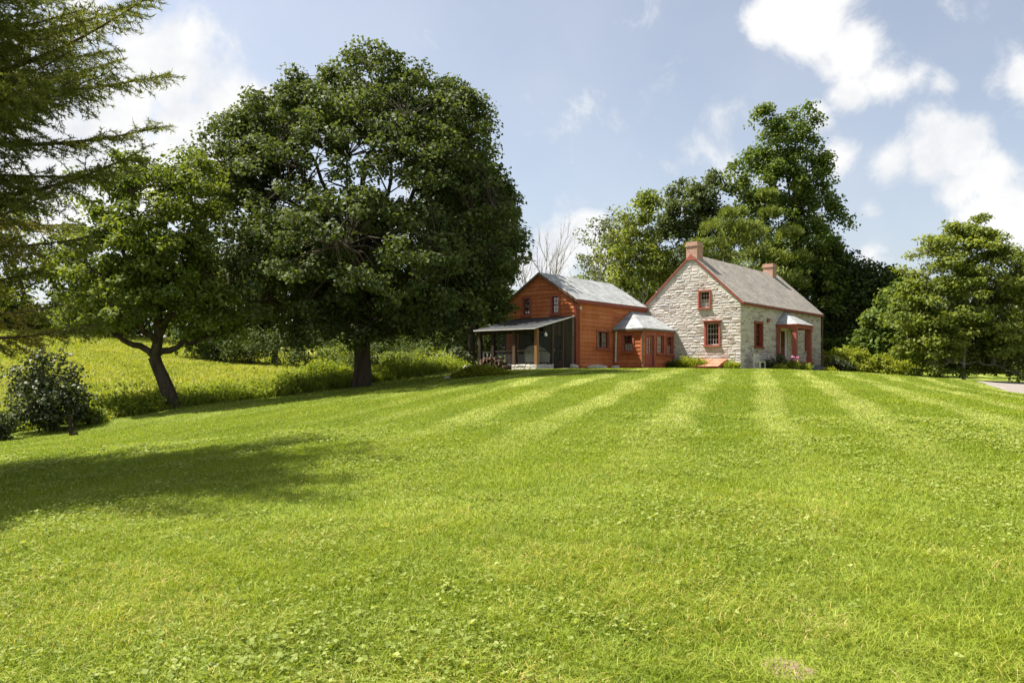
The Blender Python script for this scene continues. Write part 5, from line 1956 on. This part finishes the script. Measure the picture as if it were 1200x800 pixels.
# cellar hatch against the gable
bh_ = empty('cellar_hatch', (*hw(-.0, .8), BZ), 'sloping faded orange red cellar hatch against the stone gable', 'cellar hatch', TH)
mb = MB()
mb.prism([(-.03, 0, -.3), (-.03, 0, .58), (-1.35, 0, .12), (-1.35, 0, -.3)], (0, 1.9, 0))
mb.build('frame', M['trim'], bh_)
for j in range(2):
    mb = MB()
    y0_, y1_ = .04 + j * .94, .93 + j * .94
    mb.hexa([(-1.4, y0_, .125), (-.05, y0_, .595), (-.05, y1_, .595), (-1.4, y1_, .125), (-1.41, y0_, .165), (-.06, y0_, .635), (-.06, y1_, .635), (-1.41, y1_, .165)])
    lf = mb.build('door_leaf', M['bulk'], bh_)
    mb = MB()
    for q in (.3, .72):
        xx = -1.4 + 1.35 * q
        zz = .165 + .47 * q
        mb.hexa([(xx, y0_ + .05, zz + .003), (xx + .09, y0_ + .05, zz + .034), (xx + .09, y1_ - .05, zz + .034), (xx, y1_ - .05, zz + .003), (xx, y0_ + .05, zz + .028), (xx + .09, y0_ + .05, zz + .06), (xx + .09, y1_ - .05, zz + .06), (xx, y1_ - .05, zz + .028)])
    mb.build('batten', M['bulk'], lf)

# pale slatted bench by the corner of the stone house
x_, y_ = hw(1.1, -.75)
bn = empty('stone_bench', (x_, y_, H(x_, y_)), 'pale chair like seat at the front corner of the stone house', 'seat', TH)
mb = MB()
mb.box((-.42, -.22, .42), (.42, .22, .5))
mb.build('seat', M['rock'], bn)
mb = MB()
mb.box((-.42, .18, .501), (.42, .24, .66)); mb.box((-.42, .18, .72), (.42, .24, .95)); mb.box((-.42, .184, .66), (-.34, .236, .72)); mb.box((.34, .184, .66), (.42, .236, .72))
mb.build('backrest', M['rock'], bn)
for a, b in ((-.38, -.18), (.38, -.18), (-.38, .18), (.38, .18)):
    mb = MB()
    mb.box((a - .04, b - .04, -.15), (a + .04, b + .04, .419))
    mb.build('leg', M['rock'], bn)


# wicker chairs on the porch
def wicker(label, X, Y, rot):
    x_, y_ = hw(X, Y)
    c = empty('wicker_chair', (x_, y_, BZ + .27), label, 'chair', rot, 'white wicker chairs on the porch')
    mb = MB()
    mb.prism([(.33 * cos(a), .3 * sin(a), .36) for a in np.linspace(0, 2 * pi, 16, endpoint=False)], (0, 0, .08))
    mb.build('seat', M['wicker'], c)
    mb = MB()
    N = 20
    for i in range(N):
        a0_, a1_ = pi * (-.08 + 1.16 * i / N), pi * (-.08 + 1.16 * (i + 1) / N)
        def hh_(a): return .62 + .42 * max(0, sin(a)) ** .8
        for ro, ri in ((.42, .37),):
            mb.hexa([(ro * cos(a0_), ro * sin(a0_), .1), (ro * cos(a1_), ro * sin(a1_), .1), (ri * cos(a1_), ri * sin(a1_), .1), (ri * cos(a0_), ri * sin(a0_), .1),
                     (1.1 * ro * cos(a0_), 1.1 * ro * sin(a0_), hh_(a0_)), (1.1 * ro * cos(a1_), 1.1 * ro * sin(a1_), hh_(a1_)), (1.1 * ri * cos(a1_), 1.1 * ri * sin(a1_), hh_(a1_)), (1.1 * ri * cos(a0_), 1.1 * ri * sin(a0_), hh_(a0_))])
    mb.build('backrest', M['wicker'], c)
    for i in range(4):
        a = pi / 4 + i * pi / 2
        mb = MB()
        mb.tube([(.3 * cos(a), .28 * sin(a), 0), (.29 * cos(a), .27 * sin(a), .37)], .025, 6)
        mb.build('leg', M['wicker'], c)
    return c


wicker('white wicker chair behind the front screen of the porch', -11.15, 7.55, TH + 2.4)
wicker('white wicker chair deeper on the porch, behind the side screen', -10.35, 7.3, TH + 1.2)

# woodpile: every log its own
base_x, base_y = -12.75, 9.3
proto = None
rl = random.Random(4)
rows = [(8, 0), (8, 1), (7, 2), (6, 3), (4, 4)]
LOGS = []
for kind_ in range(4):
    mb = MB()
    g2 = np.random.default_rng(200 + kind_)
    pr_ = [(.1 * cos(a) * g2.uniform(.75, 1.15), .085 * sin(a) * g2.uniform(.75, 1.1)) for a in np.linspace(0, 2 * pi, 5 + kind_ % 3, endpoint=False)]
    mb.prism([(-.26, p_[0], p_[1]) for p_ in pr_], (.52, .02, .01), tone=.35)
    for i in (0, 1):
        mb.t[i] = .85
    LOGS.append(mb)
meshes = None
first = []
for lb_i, mbx in enumerate(LOGS):
    o_ = mbx.build('firewood_log', M['log'])
    first.append(o_)
cnt = 0
for nrow, kx in rows:
    for i in range(nrow):
        src = first[cnt % 4]
        o_ = src if cnt < 4 else src.copy()
        if cnt >= 4: COL.objects.link(o_)
        yy = base_y + (i - nrow / 2) * .27 + rl.uniform(-.05, .05)
        xx = base_x + rl.uniform(-.12, .12)
        x_, y_ = hw(xx, yy)
        o_.location = (x_, y_, H(x_, y_) + .07 + kx * .145 + rl.uniform(-.015, .015))
        o_.rotation_euler = (rl.uniform(0, 6), rl.uniform(-.08, .08), TH + rl.uniform(-.5, .5))
        tag(o_, 'split brown log in the low woodpile beside the porch', 'firewood log', 'split logs in the woodpile')
        cnt += 1
